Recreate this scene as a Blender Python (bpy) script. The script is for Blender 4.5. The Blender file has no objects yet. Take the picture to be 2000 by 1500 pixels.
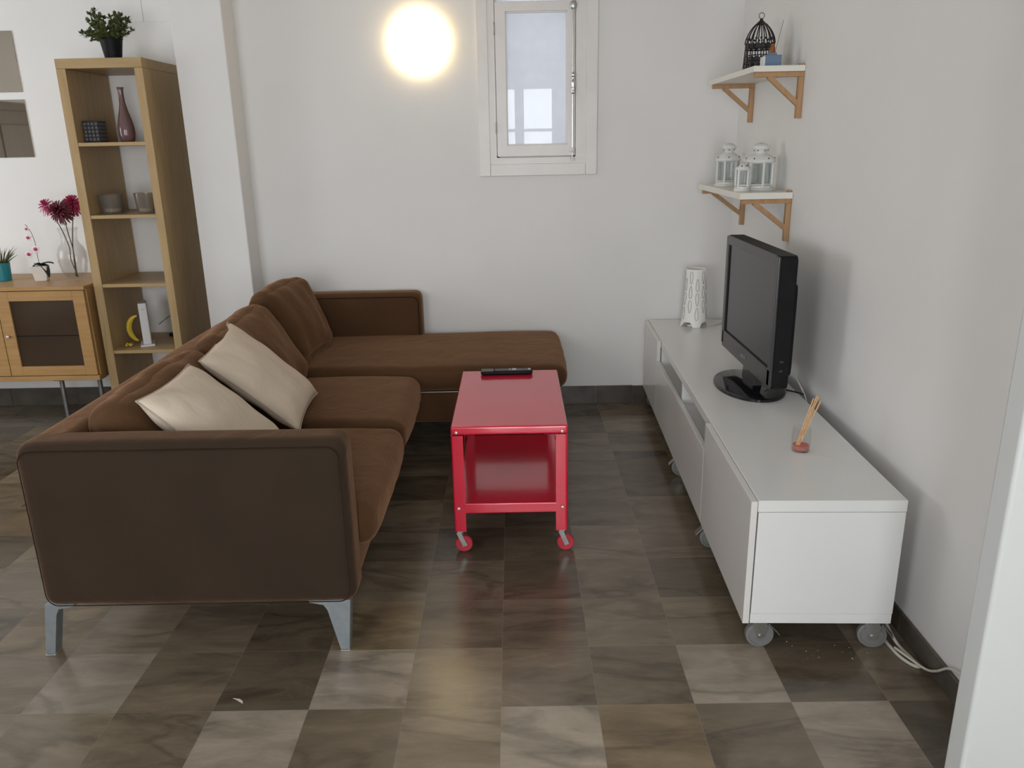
import bpy, bmesh, math, random
from mathutils import Vector, Matrix, noise

S = bpy.context.scene
C = S.collection
R = math.radians
PI = math.pi

# ------------------------------------------------------------------ camera
cam = bpy.data.cameras.new('camera')
cam.sensor_width = 36.0
cam.lens = 1543.97 * 36.0 / 2000.0
cam.clip_start = 0.05
camo = bpy.data.objects.new('camera', cam)
C.objects.link(camo)
S.camera = camo
camo.matrix_world = Matrix((
    (0.999823729, 0.01792745, 0.00557830, 0.065266),
    (0.000111052, 0.29145678, -0.95658399, -2.057090),
    (-0.018774944, 0.95641600, 0.29140341, 1.674100),
    (0, 0, 0, 1)))

# ------------------------------------------------------------------ view, world, daylight
S.view_settings.view_transform = 'Standard'
S.view_settings.look = 'None'
S.view_settings.gamma = 1.0
S.view_settings.use_curve_mapping = False
S.view_settings.exposure = 0.98

w = bpy.data.worlds.new('sky')
S.world = w
w.use_nodes = True
w.node_tree.nodes['Background'].inputs[0].default_value = (0.80, 0.88, 1.0, 1)
w.node_tree.nodes['Background'].inputs[1].default_value = 1.1


def area(name, loc, rot, sx, sy, power, col):
    l = bpy.data.lights.new(name, 'AREA')
    l.shape = 'RECTANGLE'
    l.size = sx
    l.size_y = sy
    l.energy = power
    l.color = col
    o = bpy.data.objects.new(name, l)
    C.objects.link(o)
    o.location = loc
    o.rotation_euler = rot
    return o


# daylight outside the glazed doors behind the camera and the window in the left wall
area('daylight_rear_door', (0.17, -3.62, 1.30), (R(90), 0, 0), 1.15, 2.3, 60, (0.97, 0.985, 1.0))
area('daylight_rear_window', (-2.30, -3.62, 1.40), (R(90), 0, 0), 1.7, 2.1, 52, (0.97, 0.985, 1.0))
area('daylight_left_window', (-5.12, 1.5, 1.60), (R(90), 0, R(-90)), 1.8, 1.6, 24, (0.98, 0.99, 1.0))

# ------------------------------------------------------------------ materials


def ramp2(nt, fac, c0, c1, p0=0.3, p1=0.7):
    r = nt.nodes.new('ShaderNodeValToRGB')
    r.color_ramp.elements[0].position = p0
    r.color_ramp.elements[1].position = p1
    r.color_ramp.elements[0].color = (*c0, 1)
    r.color_ramp.elements[1].color = (*c1, 1)
    nt.links.new(fac, r.inputs[0])
    return r.outputs[0]


def coords(nt, scale=(1, 1, 1)):
    tc = nt.nodes.new('ShaderNodeTexCoord')
    mp = nt.nodes.new('ShaderNodeMapping')
    mp.inputs['Scale'].default_value = scale
    nt.links.new(tc.outputs['Object'], mp.inputs[0])
    return mp.outputs[0]


def mat(name, col, rough=0.5, var=0.08, scale=8, metal=0.0, bump=0.0, bscale=60, coat=0.0, sheen=0.0,
        stretch=(1, 1, 1), emit=None, es=0.0, spec=0.5, detail=4):
    m = bpy.data.materials.new(name)
    m.use_nodes = True
    nt = m.node_tree
    b = nt.nodes['Principled BSDF']
    v = coords(nt, stretch)
    n = nt.nodes.new('ShaderNodeTexNoise')
    n.inputs['Scale'].default_value = scale
    n.inputs['Detail'].default_value = detail
    nt.links.new(v, n.inputs['Vector'])
    c0 = tuple(max(0, c * (1 - var)) for c in col)
    c1 = tuple(min(1, c * (1 + var)) for c in col)
    nt.links.new(ramp2(nt, n.outputs[0], c0, c1), b.inputs['Base Color'])
    b.inputs['Roughness'].default_value = rough
    b.inputs['Metallic'].default_value = metal
    b.inputs['Specular IOR Level'].default_value = spec
    b.inputs['Coat Weight'].default_value = coat
    b.inputs['Coat Roughness'].default_value = 0.08
    if sheen:
        b.inputs['Sheen Weight'].default_value = sheen
        b.inputs['Sheen Roughness'].default_value = 0.5
        b.inputs['Sheen Tint'].default_value = (0.9, 0.75, 0.6, 1)
    if bump:
        n2 = nt.nodes.new('ShaderNodeTexNoise')
        n2.inputs['Scale'].default_value = bscale
        n2.inputs['Detail'].default_value = 3
        nt.links.new(v, n2.inputs['Vector'])
        bp = nt.nodes.new('ShaderNodeBump')
        bp.inputs['Strength'].default_value = bump
        bp.inputs['Distance'].default_value = 0.01
        nt.links.new(n2.outputs[0], bp.inputs['Height'])
        nt.links.new(bp.outputs[0], b.inputs['Normal'])
    if emit:
        b.inputs['Emission Color'].default_value = (*emit, 1)
        b.inputs['Emission Strength'].default_value = es
    return m


def wood(name, c0, c1, axis='z', rough=0.42):
    st = {'x': (1.2, 14, 14), 'y': (14, 1.2, 14), 'z': (14, 14, 1.2)}[axis]
    m = bpy.data.materials.new(name)
    m.use_nodes = True
    nt = m.node_tree
    b = nt.nodes['Principled BSDF']
    v = coords(nt, st)
    n = nt.nodes.new('ShaderNodeTexNoise')
    n.inputs['Scale'].default_value = 3.0
    n.inputs['Detail'].default_value = 6
    n.inputs['Distortion'].default_value = 0.6
    nt.links.new(v, n.inputs['Vector'])
    nt.links.new(ramp2(nt, n.outputs[0], c0, c1, 0.25, 0.75), b.inputs['Base Color'])
    b.inputs['Roughness'].default_value = rough
    b.inputs['Specular IOR Level'].default_value = 0.35
    return m


def glass(name, tint=(1, 1, 1), rough=0.02, ior=1.45, dens=0.0):
    """thin clear sheet: what lies behind shows through, the surface mirrors by Fresnel"""
    m = bpy.data.materials.new(name)
    m.use_nodes = True
    nt = m.node_tree
    nt.nodes.remove(nt.nodes['Principled BSDF'])
    out = nt.nodes['Material Output']
    tr = nt.nodes.new('ShaderNodeBsdfTransparent')
    gl = nt.nodes.new('ShaderNodeBsdfGlossy')
    gl.inputs['Roughness'].default_value = rough
    lw = nt.nodes.new('ShaderNodeLayerWeight')
    lw.inputs[0].default_value = 0.5
    pw = nt.nodes.new('ShaderNodeMath')
    pw.operation = 'POWER'
    pw.inputs[1].default_value = 4.0
    nt.links.new(lw.outputs['Facing'], pw.inputs[0])
    fr = nt.nodes.new('ShaderNodeMath')
    fr.operation = 'MULTIPLY_ADD'
    fr.inputs[1].default_value = 0.5
    fr.inputs[2].default_value = ((ior - 1) / (ior + 1)) ** 2
    nt.links.new(pw.outputs[0], fr.inputs[0])
    mx = nt.nodes.new('ShaderNodeMixShader')
    n = nt.nodes.new('ShaderNodeTexNoise')
    n.inputs['Scale'].default_value = 20
    nt.links.new(coords(nt), n.inputs['Vector'])
    c0 = tuple(c * 0.985 for c in tint)
    nt.links.new(ramp2(nt, n.outputs[0], c0, tint), tr.inputs[0])
    nt.links.new(fr.outputs[0], mx.inputs[0])
    last = tr.outputs[0]
    if dens:
        df = nt.nodes.new('ShaderNodeBsdfDiffuse')
        df.inputs[0].default_value = (*tint, 1)
        m2 = nt.nodes.new('ShaderNodeMixShader')
        m2.inputs[0].default_value = dens
        nt.links.new(last, m2.inputs[1])
        nt.links.new(df.outputs[0], m2.inputs[2])
        last = m2.outputs[0]
    nt.links.new(last, mx.inputs[1])
    nt.links.new(gl.outputs[0], mx.inputs[2])
    nt.links.new(mx.outputs[0], out.inputs[0])
    return m


def fabric(name, col, weave=900, rough=0.95, sheen=0.25, var=0.14, st=0.25):
    m = bpy.data.materials.new(name)
    m.use_nodes = True
    nt = m.node_tree
    b = nt.nodes['Principled BSDF']
    v = coords(nt)
    n = nt.nodes.new('ShaderNodeTexNoise')
    n.inputs['Scale'].default_value = 5
    n.inputs['Detail'].default_value = 5
    nt.links.new(v, n.inputs['Vector'])
    nf = nt.nodes.new('ShaderNodeTexNoise')
    nf.inputs['Scale'].default_value = weave
    nf.inputs['Detail'].default_value = 1
    nt.links.new(v, nf.inputs['Vector'])
    mx = nt.nodes.new('ShaderNodeMath')
    mx.operation = 'MULTIPLY_ADD'
    mx.inputs[1].default_value = 0.4
    nt.links.new(nf.outputs[0], mx.inputs[0])
    ml = nt.nodes.new('ShaderNodeMath')
    ml.operation = 'MULTIPLY'
    ml.inputs[1].default_value = 0.6
    nt.links.new(n.outputs[0], ml.inputs[0])
    nt.links.new(ml.outputs[0], mx.inputs[2])
    c0 = tuple(c * (1 - var) for c in col)
    c1 = tuple(c * (1 + var) for c in col)
    nt.links.new(ramp2(nt, mx.outputs[0], c0, c1), b.inputs['Base Color'])
    b.inputs['Roughness'].default_value = rough
    b.inputs['Specular IOR Level'].default_value = 0.15
    b.inputs['Sheen Weight'].default_value = sheen
    b.inputs['Sheen Roughness'].default_value = 0.45
    b.inputs['Sheen Tint'].default_value = (0.92, 0.52, 0.30, 1)
    bp = nt.nodes.new('ShaderNodeBump')
    bp.inputs['Strength'].default_value = st
    bp.inputs['Distance'].default_value = 0.002
    nt.links.new(nf.outputs[0], bp.inputs['Height'])
    nw = nt.nodes.new('ShaderNodeTexNoise')
    nw.inputs['Scale'].default_value = 8
    nw.inputs['Detail'].default_value = 3
    nw.inputs['Distortion'].default_value = 0.8
    nt.links.new(v, nw.inputs['Vector'])
    bw = nt.nodes.new('ShaderNodeBump')
    bw.inputs['Strength'].default_value = 0.6
    bw.inputs['Distance'].default_value = 0.012
    nt.links.new(nw.outputs[0], bw.inputs['Height'])
    nt.links.new(bw.outputs[0], bp.inputs['Normal'])
    nt.links.new(bp.outputs[0], b.inputs['Normal'])
    return m


M = {}
M['wall'] = mat('painted_plaster', (0.755, 0.744, 0.722), 0.75, 0.025, 1.6, bump=0.10, bscale=9, spec=0.3)
M['ceiling'] = mat('ceiling_paint', (0.80, 0.79, 0.77), 0.8, 0.02, 2)
M['winwhite'] = mat('window_gloss_paint', (0.74, 0.71, 0.68), 0.35, 0.03, 9, bump=0.06, bscale=18)
M['stonebase'] = mat('skirting_stone', (0.085, 0.072, 0.058), 0.25, 0.35, 7, bump=0.03, detail=7)
M['black'] = mat('black_plastic', (0.008, 0.008, 0.009), 0.5, 0.2, 30, spec=0.15)
M['gloss_black'] = mat('gloss_black', (0.010, 0.010, 0.012), 0.09, 0.1, 10)
M['bezel'] = mat('bezel_grey_black', (0.035, 0.035, 0.036), 0.25, 0.1, 10)
M['screen'] = mat('television_screen', (0.020, 0.020, 0.023), 0.22, 0.05, 3, spec=0.7)
M['chrome'] = mat('brushed_chrome', (0.62, 0.62, 0.62), 0.22, 0.05, 20, metal=1)
M['zinc'] = mat('zinc_plated_steel', (0.50, 0.50, 0.48), 0.38, 0.12, 30, metal=1)
M['legmetal'] = mat('satin_grey_leg', (0.30, 0.33, 0.35), 0.4, 0.08, 30, metal=0.6)
M['tube'] = mat('grey_tube', (0.20, 0.20, 0.20), 0.35, 0.1, 20, metal=0.7)
M['wheel'] = mat('grey_rubber_wheel', (0.17, 0.17, 0.165), 0.35, 0.1, 20)
M['white'] = mat('white_lacquer', (0.71, 0.71, 0.69), 0.22, 0.012, 3, spec=0.5)
M['whitein'] = mat('white_melamine', (0.70, 0.70, 0.68), 0.4, 0.012, 3)
M['doorgrey'] = mat('pale_grey_lacquer', (0.67, 0.65, 0.62), 0.22, 0.012, 3)
M['red'] = mat('red_enamel', (0.60, 0.012, 0.042), 0.17, 0.05, 3, coat=0.6, spec=0.6)
M['redwheel'] = mat('red_rubber', (0.45, 0.03, 0.05), 0.35, 0.1, 20)
M['rivet'] = mat('pale_rivet', (0.72, 0.55, 0.50), 0.3, 0.05, 30, metal=0.6)
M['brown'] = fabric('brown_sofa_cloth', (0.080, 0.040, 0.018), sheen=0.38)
M['brown_shaded'] = fabric('shaded_sofa_cloth', (0.030, 0.020, 0.013), sheen=0.30)  # darker copy of the sofa cloth, near arm's shade put into its colour
M['seam'] = fabric('brown_seam', (0.022, 0.013, 0.009), sheen=0.05)
M['cream'] = fabric('cream_pillow_cloth', (0.63, 0.535, 0.425), weave=500, sheen=0.1, var=0.03, st=0.12)
M['creamseam'] = fabric('cream_seam', (0.44, 0.38, 0.30), weave=500, sheen=0.1, var=0.05)
M['birch_z'] = wood('birch_upright', (0.35, 0.238, 0.110), (0.45, 0.315, 0.158), 'z')
M['birch_x'] = wood('birch_level', (0.35, 0.238, 0.110), (0.45, 0.315, 0.158), 'x')
M['beech_x'] = wood('beech_level', (0.34, 0.190, 0.070), (0.45, 0.270, 0.110), 'x')
M['beech_z'] = wood('beech_upright', (0.34, 0.190, 0.070), (0.45, 0.270, 0.110), 'z')
M['pine'] = wood('raw_pine', (0.36, 0.205, 0.095), (0.48, 0.29, 0.15), 'z', 0.6)
M['shelfwhite'] = mat('shelf_cream_paint', (0.76, 0.74, 0.66), 0.35, 0.02, 4)
M['lantern'] = mat('white_enamel_tin', (0.66, 0.66, 0.63), 0.35, 0.05, 15, bump=0.05, bscale=40)
M['lantern_hole'] = mat('dark_hole', (0.02, 0.02, 0.02), 0.9, 0.1, 10)
M['pane'] = glass('clear_glass')
M['lpane'] = glass('lantern_glass', (0.93, 0.955, 0.955), 0.04, 1.7)
M['smoke'] = mat('smoked_glass', (0.050, 0.030, 0.017), 0.12, 0.1, 4, spec=0.6)
M['vglass'] = glass('vase_glass', (0.985, 0.98, 0.975), 0.03, 1.30)
M['pink_glass'] = glass('mauve_glass', (0.46, 0.29, 0.29), 0.06, 1.6, 0.28)
M['grey_glass'] = glass('grey_tumbler_glass', (0.72, 0.68, 0.62), 0.08, 1.5, 0.10)
M['mirror'] = mat('mirror_silver', (0.62, 0.57, 0.49), 0.03, 0.02, 2, metal=1)
M['leaf'] = mat('box_leaf', (0.070, 0.090, 0.024), 0.45, 0.5, 30)
M['leaf_dark'] = mat('dark_waxy_leaf', (0.015, 0.035, 0.018), 0.3, 0.2, 20)
M['stem'] = mat('green_brown_stem', (0.075, 0.065, 0.035), 0.6, 0.2, 20)
M['teal'] = mat('teal_ceramic', (0.01, 0.20, 0.25), 0.35, 0.05, 8)
M['potwhite'] = mat('white_ceramic', (0.72, 0.67, 0.62), 0.35, 0.03, 8)
M['petal_white'] = mat('white_petal', (0.72, 0.68, 0.68), 0.6, 0.05, 30)
M['petal_pink'] = mat('orchid_pink', (0.55, 0.03, 0.12), 0.6, 0.15, 30)
M['mum_pink'] = mat('pink_petals', (0.50, 0.045, 0.16), 0.6, 0.2, 40)
M['mum_dark'] = mat('crimson_petals', (0.10, 0.004, 0.016), 0.6, 0.3, 40)
M['banana'] = mat('banana_yellow', (0.62, 0.42, 0.03), 0.4, 0.15, 15)
M['banana_tip'] = mat('banana_tip', (0.10, 0.06, 0.02), 0.6, 0.2, 30)
M['router'] = mat('white_plastic', (0.66, 0.65, 0.66), 0.35, 0.02, 5)
M['cable_w'] = mat('white_cable', (0.60, 0.57, 0.50), 0.45, 0.05, 10)
M['blue'] = mat('slate_blue_card', (0.13, 0.19, 0.30), 0.5, 0.05, 6)
M['amber'] = glass('amber_glass', (0.55, 0.20, 0.04), 0.05, 1.5, 0.35)
M['reed'] = mat('reed_stick', (0.62, 0.36, 0.16), 0.6, 0.1, 40)
M['pinkliq'] = glass('pink_liquid', (0.95, 0.42, 0.36), 0.03, 1.4, 0.35)
M['grey_mark'] = mat('grey_mark', (0.22, 0.22, 0.25), 0.5, 0.05, 10)
M['lightgrey'] = mat('light_grey_print', (0.55, 0.55, 0.55), 0.5, 0.05, 10)
M['midgrey'] = mat('mid_grey_print', (0.12, 0.12, 0.12), 0.5, 0.1, 30)
M['lampwhite'] = mat('lamp_shade_white', (0.80, 0.79, 0.74), 0.5, 0.02, 6)
M['curtain'] = mat('white_blind', (0.72, 0.74, 0.78), 0.9, 0.02, 6)
_m = M['curtain']
_nt = _m.node_tree
_p = _nt.nodes['Principled BSDF']
_t = _nt.nodes.new('ShaderNodeBsdfTranslucent')
_t.inputs[0].default_value = (0.40, 0.385, 0.375, 1)
_d = _nt.nodes.new('ShaderNodeBsdfDiffuse')
_d.inputs[0].default_value = (0.50, 0.50, 0.51, 1)
_a = _nt.nodes.new('ShaderNodeAddShader')
_nt.links.new(_t.outputs[0], _a.inputs[0])
_nt.links.new(_d.outputs[0], _a.inputs[1])
_nt.links.new(_a.outputs[0], _nt.nodes['Material Output'].inputs[0])
M['glow'] = mat('lit_opal_glass', (0.9, 0.85, 0.75), 0.4, 0.01, 4, emit=(1.0, 0.74, 0.38), es=4.2)
M['darkglass'] = mat('dark_patterned_votive', (0.018, 0.016, 0.022), 0.3, 0.6, 60)
M['black_iron'] = mat('black_enamelled_iron', (0.008, 0.008, 0.009), 0.28, 0.2, 20)
M['paper'] = mat('paper_scrap', (0.6, 0.55, 0.5), 0.8, 0.1, 60)
M['rearframe'] = mat('rear_door_paint', (0.55, 0.54, 0.52), 0.5, 0.03, 5)


def floor_material():
    m = bpy.data.materials.new('polished_stone_tiles')
    m.use_nodes = True
    nt = m.node_tree
    L = nt.links.new
    b = nt.nodes['Principled BSDF']
    at = nt.nodes.new('ShaderNodeAttribute')
    at.attribute_name = 'tile_tone'
    sd = nt.nodes.new('ShaderNodeAttribute')
    sd.attribute_name = 'tile_seed'
    tc = nt.nodes.new('ShaderNodeTexCoord')
    add = nt.nodes.new('ShaderNodeVectorMath')
    add.operation = 'MULTIPLY_ADD'
    add.inputs[1].default_value = (37, 53, 11)
    L(sd.outputs['Color'], add.inputs[0])
    L(tc.outputs['Object'], add.inputs[2])
    # cloudy figure
    n1 = nt.nodes.new('ShaderNodeTexNoise')
    n1.inputs['Scale'].default_value = 5.5
    n1.inputs['Detail'].default_value = 8
    n1.inputs['Roughness'].default_value = 0.62
    n1.inputs['Distortion'].default_value = 0.45
    mp = nt.nodes.new('ShaderNodeMapping')
    mp.inputs['Scale'].default_value = (0.6, 1.9, 1)
    mp.inputs['Rotation'].default_value = (0, 0, 0.25)
    L(add.outputs[0], mp.inputs[0])
    L(mp.outputs[0], n1.inputs['Vector'])
    f1 = ramp2(nt, n1.outputs[0], (0.72, 0.70, 0.66), (1.20, 1.18, 1.14), 0.33, 0.68)
    # dark streaks
    n2 = nt.nodes.new('ShaderNodeTexNoise')
    n2.inputs['Scale'].default_value = 2.0
    n2.inputs['Detail'].default_value = 7
    n2.inputs['Distortion'].default_value = 0.7
    L(mp.outputs[0], n2.inputs['Vector'])
    r2 = nt.nodes.new('ShaderNodeValToRGB')
    e = r2.color_ramp.elements
    e[0].position = 0.0
    e[0].color = (1, 1, 1, 1)
    e[1].position = 1.0
    e[1].color = (1, 1, 1, 1)
    for p, c in ((0.41, 1.0), (0.455, 0.66), (0.50, 0.97), (0.60, 1.0), (0.625, 1.12), (0.645, 1.0)):
        k = e.new(p)
        k.color = (c, c * 0.985, c * 0.95, 1)
    L(n2.outputs[0], r2.inputs[0])
    m1 = nt.nodes.new('ShaderNodeMixRGB')
    m1.blend_type = 'MULTIPLY'
    m1.inputs[0].default_value = 1
    L(at.outputs['Color'], m1.inputs[1])
    L(f1, m1.inputs[2])
    m2 = nt.nodes.new('ShaderNodeMixRGB')
    m2.blend_type = 'MULTIPLY'
    m2.inputs[0].default_value = 1
    L(m1.outputs[0], m2.inputs[1])
    L(r2.outputs[0], m2.inputs[2])
    # fine pale hairlines
    vo = nt.nodes.new('ShaderNodeTexVoronoi')
    vo.feature = 'DISTANCE_TO_EDGE'
    vo.inputs['Scale'].default_value = 2.3
    nd = nt.nodes.new('ShaderNodeVectorMath')
    nd.operation = 'MULTIPLY_ADD'
    nd.inputs[1].default_value = (0.25, 0.25, 0.25)
    L(n1.outputs['Color'], nd.inputs[0])
    L(add.outputs[0], nd.inputs[2])
    L(nd.outputs[0], vo.inputs['Vector'])
    hv = ramp2(nt, vo.outputs['Distance'], (1, 1, 1), (0, 0, 0), 0.0, 0.006)
    mf = nt.nodes.new('ShaderNodeMath')
    mf.operation = 'MULTIPLY'
    mf.inputs[1].default_value = 0.14
    L(hv, mf.inputs[0])
    m3 = nt.nodes.new('ShaderNodeMixRGB')
    L(mf.outputs[0], m3.inputs[0])
    L(m2.outputs[0], m3.inputs[1])
    m3.inputs[2].default_value = (0.26, 0.22, 0.17, 1)
    # joints
    sx = nt.nodes.new('ShaderNodeSeparateXYZ')
    L(tc.outputs['Object'], sx.inputs[0])
    js = []
    for a in ('X', 'Y'):
        d = nt.nodes.new('ShaderNodeMath')
        d.operation = 'PINGPONG'
        d.inputs[1].default_value = 0.15
        L(sx.outputs[a], d.inputs[0])
        j = nt.nodes.new('ShaderNodeMath')
        j.operation = 'LESS_THAN'
        j.inputs[1].default_value = 0.0012
        L(d.outputs[0], j.inputs[0])
        js.append(j)
    mxj = nt.nodes.new('ShaderNodeMath')
    mxj.operation = 'MAXIMUM'
    L(js[0].outputs[0], mxj.inputs[0])
    L(js[1].outputs[0], mxj.inputs[1])
    mj = nt.nodes.new('ShaderNodeMath')
    mj.operation = 'MULTIPLY'
    mj.inputs[1].default_value = 0.42
    L(mxj.outputs[0], mj.inputs[0])
    m4 = nt.nodes.new('ShaderNodeMixRGB')
    L(mj.outputs[0], m4.inputs[0])
    L(m3.outputs[0], m4.inputs[1])
    m4.inputs[2].default_value = (0.22, 0.19, 0.155, 1)
    L(m4.outputs[0], b.inputs['Base Color'])
    rr = nt.nodes.new('ShaderNodeMapRange')
    rr.inputs['To Min'].default_value = 0.17
    rr.inputs['To Max'].default_value = 0.28
    L(n1.outputs[0], rr.inputs[0])
    L(rr.outputs[0], b.inputs['Roughness'])
    b.inputs['Specular IOR Level'].default_value = 0.5
    return m


# ------------------------------------------------------------------ helpers
def BM():
    return bmesh.new()


def box(bm, x0, x1, y0, y1, z0, z1, bev=0.0, seg=2):
    g = bmesh.ops.create_cube(bm, size=1.0)
    vs = g['verts']
    for v in vs:
        v.co = Vector((x0 + (v.co.x + .5) * (x1 - x0), y0 + (v.co.y + .5) * (y1 - y0), z0 + (v.co.z + .5) * (z1 - z0)))
    if bev > 0:
        es = list({e for v in vs for e in v.link_edges})
        r = bmesh.ops.bevel(bm, geom=es, offset=bev, segments=seg, affect='EDGES', profile=0.5)
        vs = list({v for f in r['faces'] for v in f.verts} | {v for v in vs if v.is_valid})
    return [v for v in vs if v.is_valid]


def xf(bm, vs, mtx):
    bmesh.ops.transform(bm, matrix=mtx, verts=vs)


def cyl(bm, p0, p1, r0, r1=None, seg=20, cap=True):
    r1 = r0 if r1 is None else r1
    p0, p1 = Vector(p0), Vector(p1)
    d = p1 - p0
    L = d.length
    g = bmesh.ops.create_cone(bm, cap_ends=cap, cap_tris=False, segments=seg, radius1=r0, radius2=r1, depth=L)
    q = Vector((0, 0, 1)).rotation_difference(d)
    mt = Matrix.Translation((p0 + p1) / 2) @ q.to_matrix().to_4x4()
    xf(bm, g['verts'], mt)
    return g['verts']


def sph(bm, c, r, sc=(1, 1, 1), seg=16):
    g = bmesh.ops.create_uvsphere(bm, u_segments=seg, v_segments=seg // 2 + 2, radius=r)
    xf(bm, g['verts'], Matrix.Translation(c) @ Matrix.Diagonal((*sc, 1)))
    return g['verts']


def lathe(bm, prof, c=(0, 0, 0), seg=32, close=False):
    rings = []
    for r, z in prof:
        if r < 1e-6:
            rings.append([bm.verts.new((c[0], c[1], c[2] + z))])
        else:
            rings.append([bm.verts.new((c[0] + r * math.cos(2 * PI * i / seg), c[1] + r * math.sin(2 * PI * i / seg), c[2] + z)) for i in range(seg)])
    for a, b in zip(rings, rings[1:]):
        for i in range(seg):
            j = (i + 1) % seg
            if len(a) == 1 and len(b) == 1:
                continue
            if len(a) == 1:
                bm.faces.new((a[0], b[j], b[i]))
            elif len(b) == 1:
                bm.faces.new((a[i], a[j], b[0]))
            else:
                bm.faces.new((a[i], a[j], b[j], b[i]))
    return [v for r in rings for v in r]


def tube(bm, pts, r, seg=8, closed=False):
    pts = [Vector(p) for p in pts]
    n = len(pts)
    rings = []
    up = Vector((0, 0, 1))
    prev = None
    for i, p in enumerate(pts):
        if closed:
            t = (pts[(i + 1) % n] - pts[i - 1]).normalized()
        else:
            t = (pts[min(i + 1, n - 1)] - pts[max(i - 1, 0)]).normalized()
        if prev is None:
            a = up if abs(t.dot(up)) < 0.9 else Vector((1, 0, 0))
            u = t.cross(a).normalized()
        else:
            u = (prev - t * prev.dot(t)).normalized()
        prev = u
        v = t.cross(u)
        rr = r[i] if isinstance(r, (list, tuple)) else r
        rings.append([bm.verts.new(p + (u * math.cos(2 * PI * k / seg) + v * math.sin(2 * PI * k / seg)) * rr) for k in range(seg)])
    m = n if closed else n - 1
    for i in range(m):
        a, b = rings[i], rings[(i + 1) % n]
        for k in range(seg):
            l = (k + 1) % seg
            bm.faces.new((a[k], a[l], b[l], b[k]))
    if not closed:
        bm.faces.new(list(reversed(rings[0])))
        bm.faces.new(rings[-1])
    return [v for rg in rings for v in rg]


def spline(pts, n=8):
    """Catmull-Rom through the points"""
    P = [Vector(p) for p in pts]
    P = [P[0] * 2 - P[1]] + P + [P[-1] * 2 - P[-2]]
    out = []
    for i in range(1, len(P) - 2):
        for k in range(n):
            t = k / n
            a, b, c, d = P[i - 1], P[i], P[i + 1], P[i + 2]
            out.append(0.5 * ((2 * b) + (c - a) * t + (2 * a - 5 * b + 4 * c - d) * t * t + (3 * b - a - 3 * c + d) * t ** 3))
    out.append(P[-2])
    return out


def prism(bm, poly, y0, y1, axis='y'):
    """extrude a 2-D outline along an axis; poly in the two other axes"""
    def mk(p, h):
        if axis == 'y':
            return (p[0], h, p[1])
        if axis == 'x':
            return (h, p[0], p[1])
        return (p[0], p[1], h)
    a = [bm.verts.new(mk(p, y0)) for p in poly]
    b = [bm.verts.new(mk(p, y1)) for p in poly]
    bm.faces.new(a)
    bm.faces.new(list(reversed(b)))
    n = len(poly)
    for i in range(n):
        bm.faces.new((a[i], b[i], b[(i + 1) % n], a[(i + 1) % n]))
    return a + b


def puffy(bm, sx, sy, sz, r, bulge=(0, 0, 0), n=16, wr=0.0, seed=0, ws=5.0, top_only=False, wstretch=(1, 1, 1)):
    t = bmesh.new()
    bmesh.ops.create_cube(t, size=2)
    bmesh.ops.subdivide_edges(t, edges=t.edges[:], cuts=n, use_grid_fill=True)
    h = Vector((sx / 2, sy / 2, sz / 2))
    for v in t.verts:
        p = v.co.copy()
        p = Vector([math.copysign(abs(math.sin(c * PI / 2)) ** 0.85, c) for c in p])
        q = Vector((p.x * h.x, p.y * h.y, p.z * h.z))
        rr = min(r, h.x, h.y, h.z)
        c = Vector([max(-(h[i] - rr), min(h[i] - rr, q[i])) for i in range(3)])
        d = q - c
        if d.length > 1e-9:
            q = c + d.normalized() * rr
        q.x += bulge[0] * p.x * (1 - p.y ** 2) * (1 - p.z ** 2)
        q.y += bulge[1] * p.y * (1 - p.x ** 2) * (1 - p.z ** 2)
        bz = bulge[2] * p.z * (1 - p.x ** 2) * (1 - p.y ** 2)
        q.z += bz if (p.z > 0 or not top_only) else 0
        if wr:
            s = Vector((q.x * wstretch[0], q.y * wstretch[1], q.z * wstretch[2])) * ws + Vector((seed * 7.1, seed * 3.3, 0))
            q += noise.noise_vector(s) * wr + noise.noise_vector(s * 2.7) * wr * 0.35
        v.co = q
    me = bpy.data.meshes.new('tmp')
    t.to_mesh(me)
    t.free()
    n0 = len(bm.verts)
    bm.from_mesh(me)
    bpy.data.meshes.remove(me)
    bm.verts.ensure_lookup_table()
    return bm.verts[n0:]


def wloc(o):
    l = Vector((0, 0, 0))
    while o:
        l += o.location
        o = o.parent
    return l


def obj(name, bm, m, parent=None, smooth=False, world=False, loc=None, angle=35):
    """link a bmesh as one mesh object; world=True: vertices are in world space"""
    bmesh.ops.recalc_face_normals(bm, faces=bm.faces[:])
    me = bpy.data.meshes.new(name)
    o = bpy.data.objects.new(name, me)
    if world and parent is not None:
        off = wloc(parent)
        bmesh.ops.translate(bm, verts=bm.verts[:], vec=-off)
    elif world:
        xs = [v.co for v in bm.verts]
        cx = (min(v.x for v in xs) + max(v.x for v in xs)) / 2
        cy = (min(v.y for v in xs) + max(v.y for v in xs)) / 2
        cz = min(v.z for v in xs)
        bmesh.ops.translate(bm, verts=bm.verts[:], vec=(-cx, -cy, -cz))
        o.location = (cx, cy, cz)
    elif loc is not None:
        o.location = loc
    bm.to_mesh(me)
    bm.free()
    me.materials.append(m)
    if smooth:
        for p in me.polygons:
            p.use_smooth = True
        if smooth != 'all':
            me.set_sharp_from_angle(angle=R(angle))
            if len(me.polygons) < 4000:
                wn = o.modifiers.new('weighted_normal', 'WEIGHTED_NORMAL')
                wn.keep_sharp = True
                wn.weight = 90
    C.objects.link(o)
    o.parent = parent
    return o


def tag(o, label, cat, group=None, kind=None):
    o['label'] = label
    o['category'] = cat
    if group:
        o['group'] = group
    if kind:
        o['kind'] = kind
    return o


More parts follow.
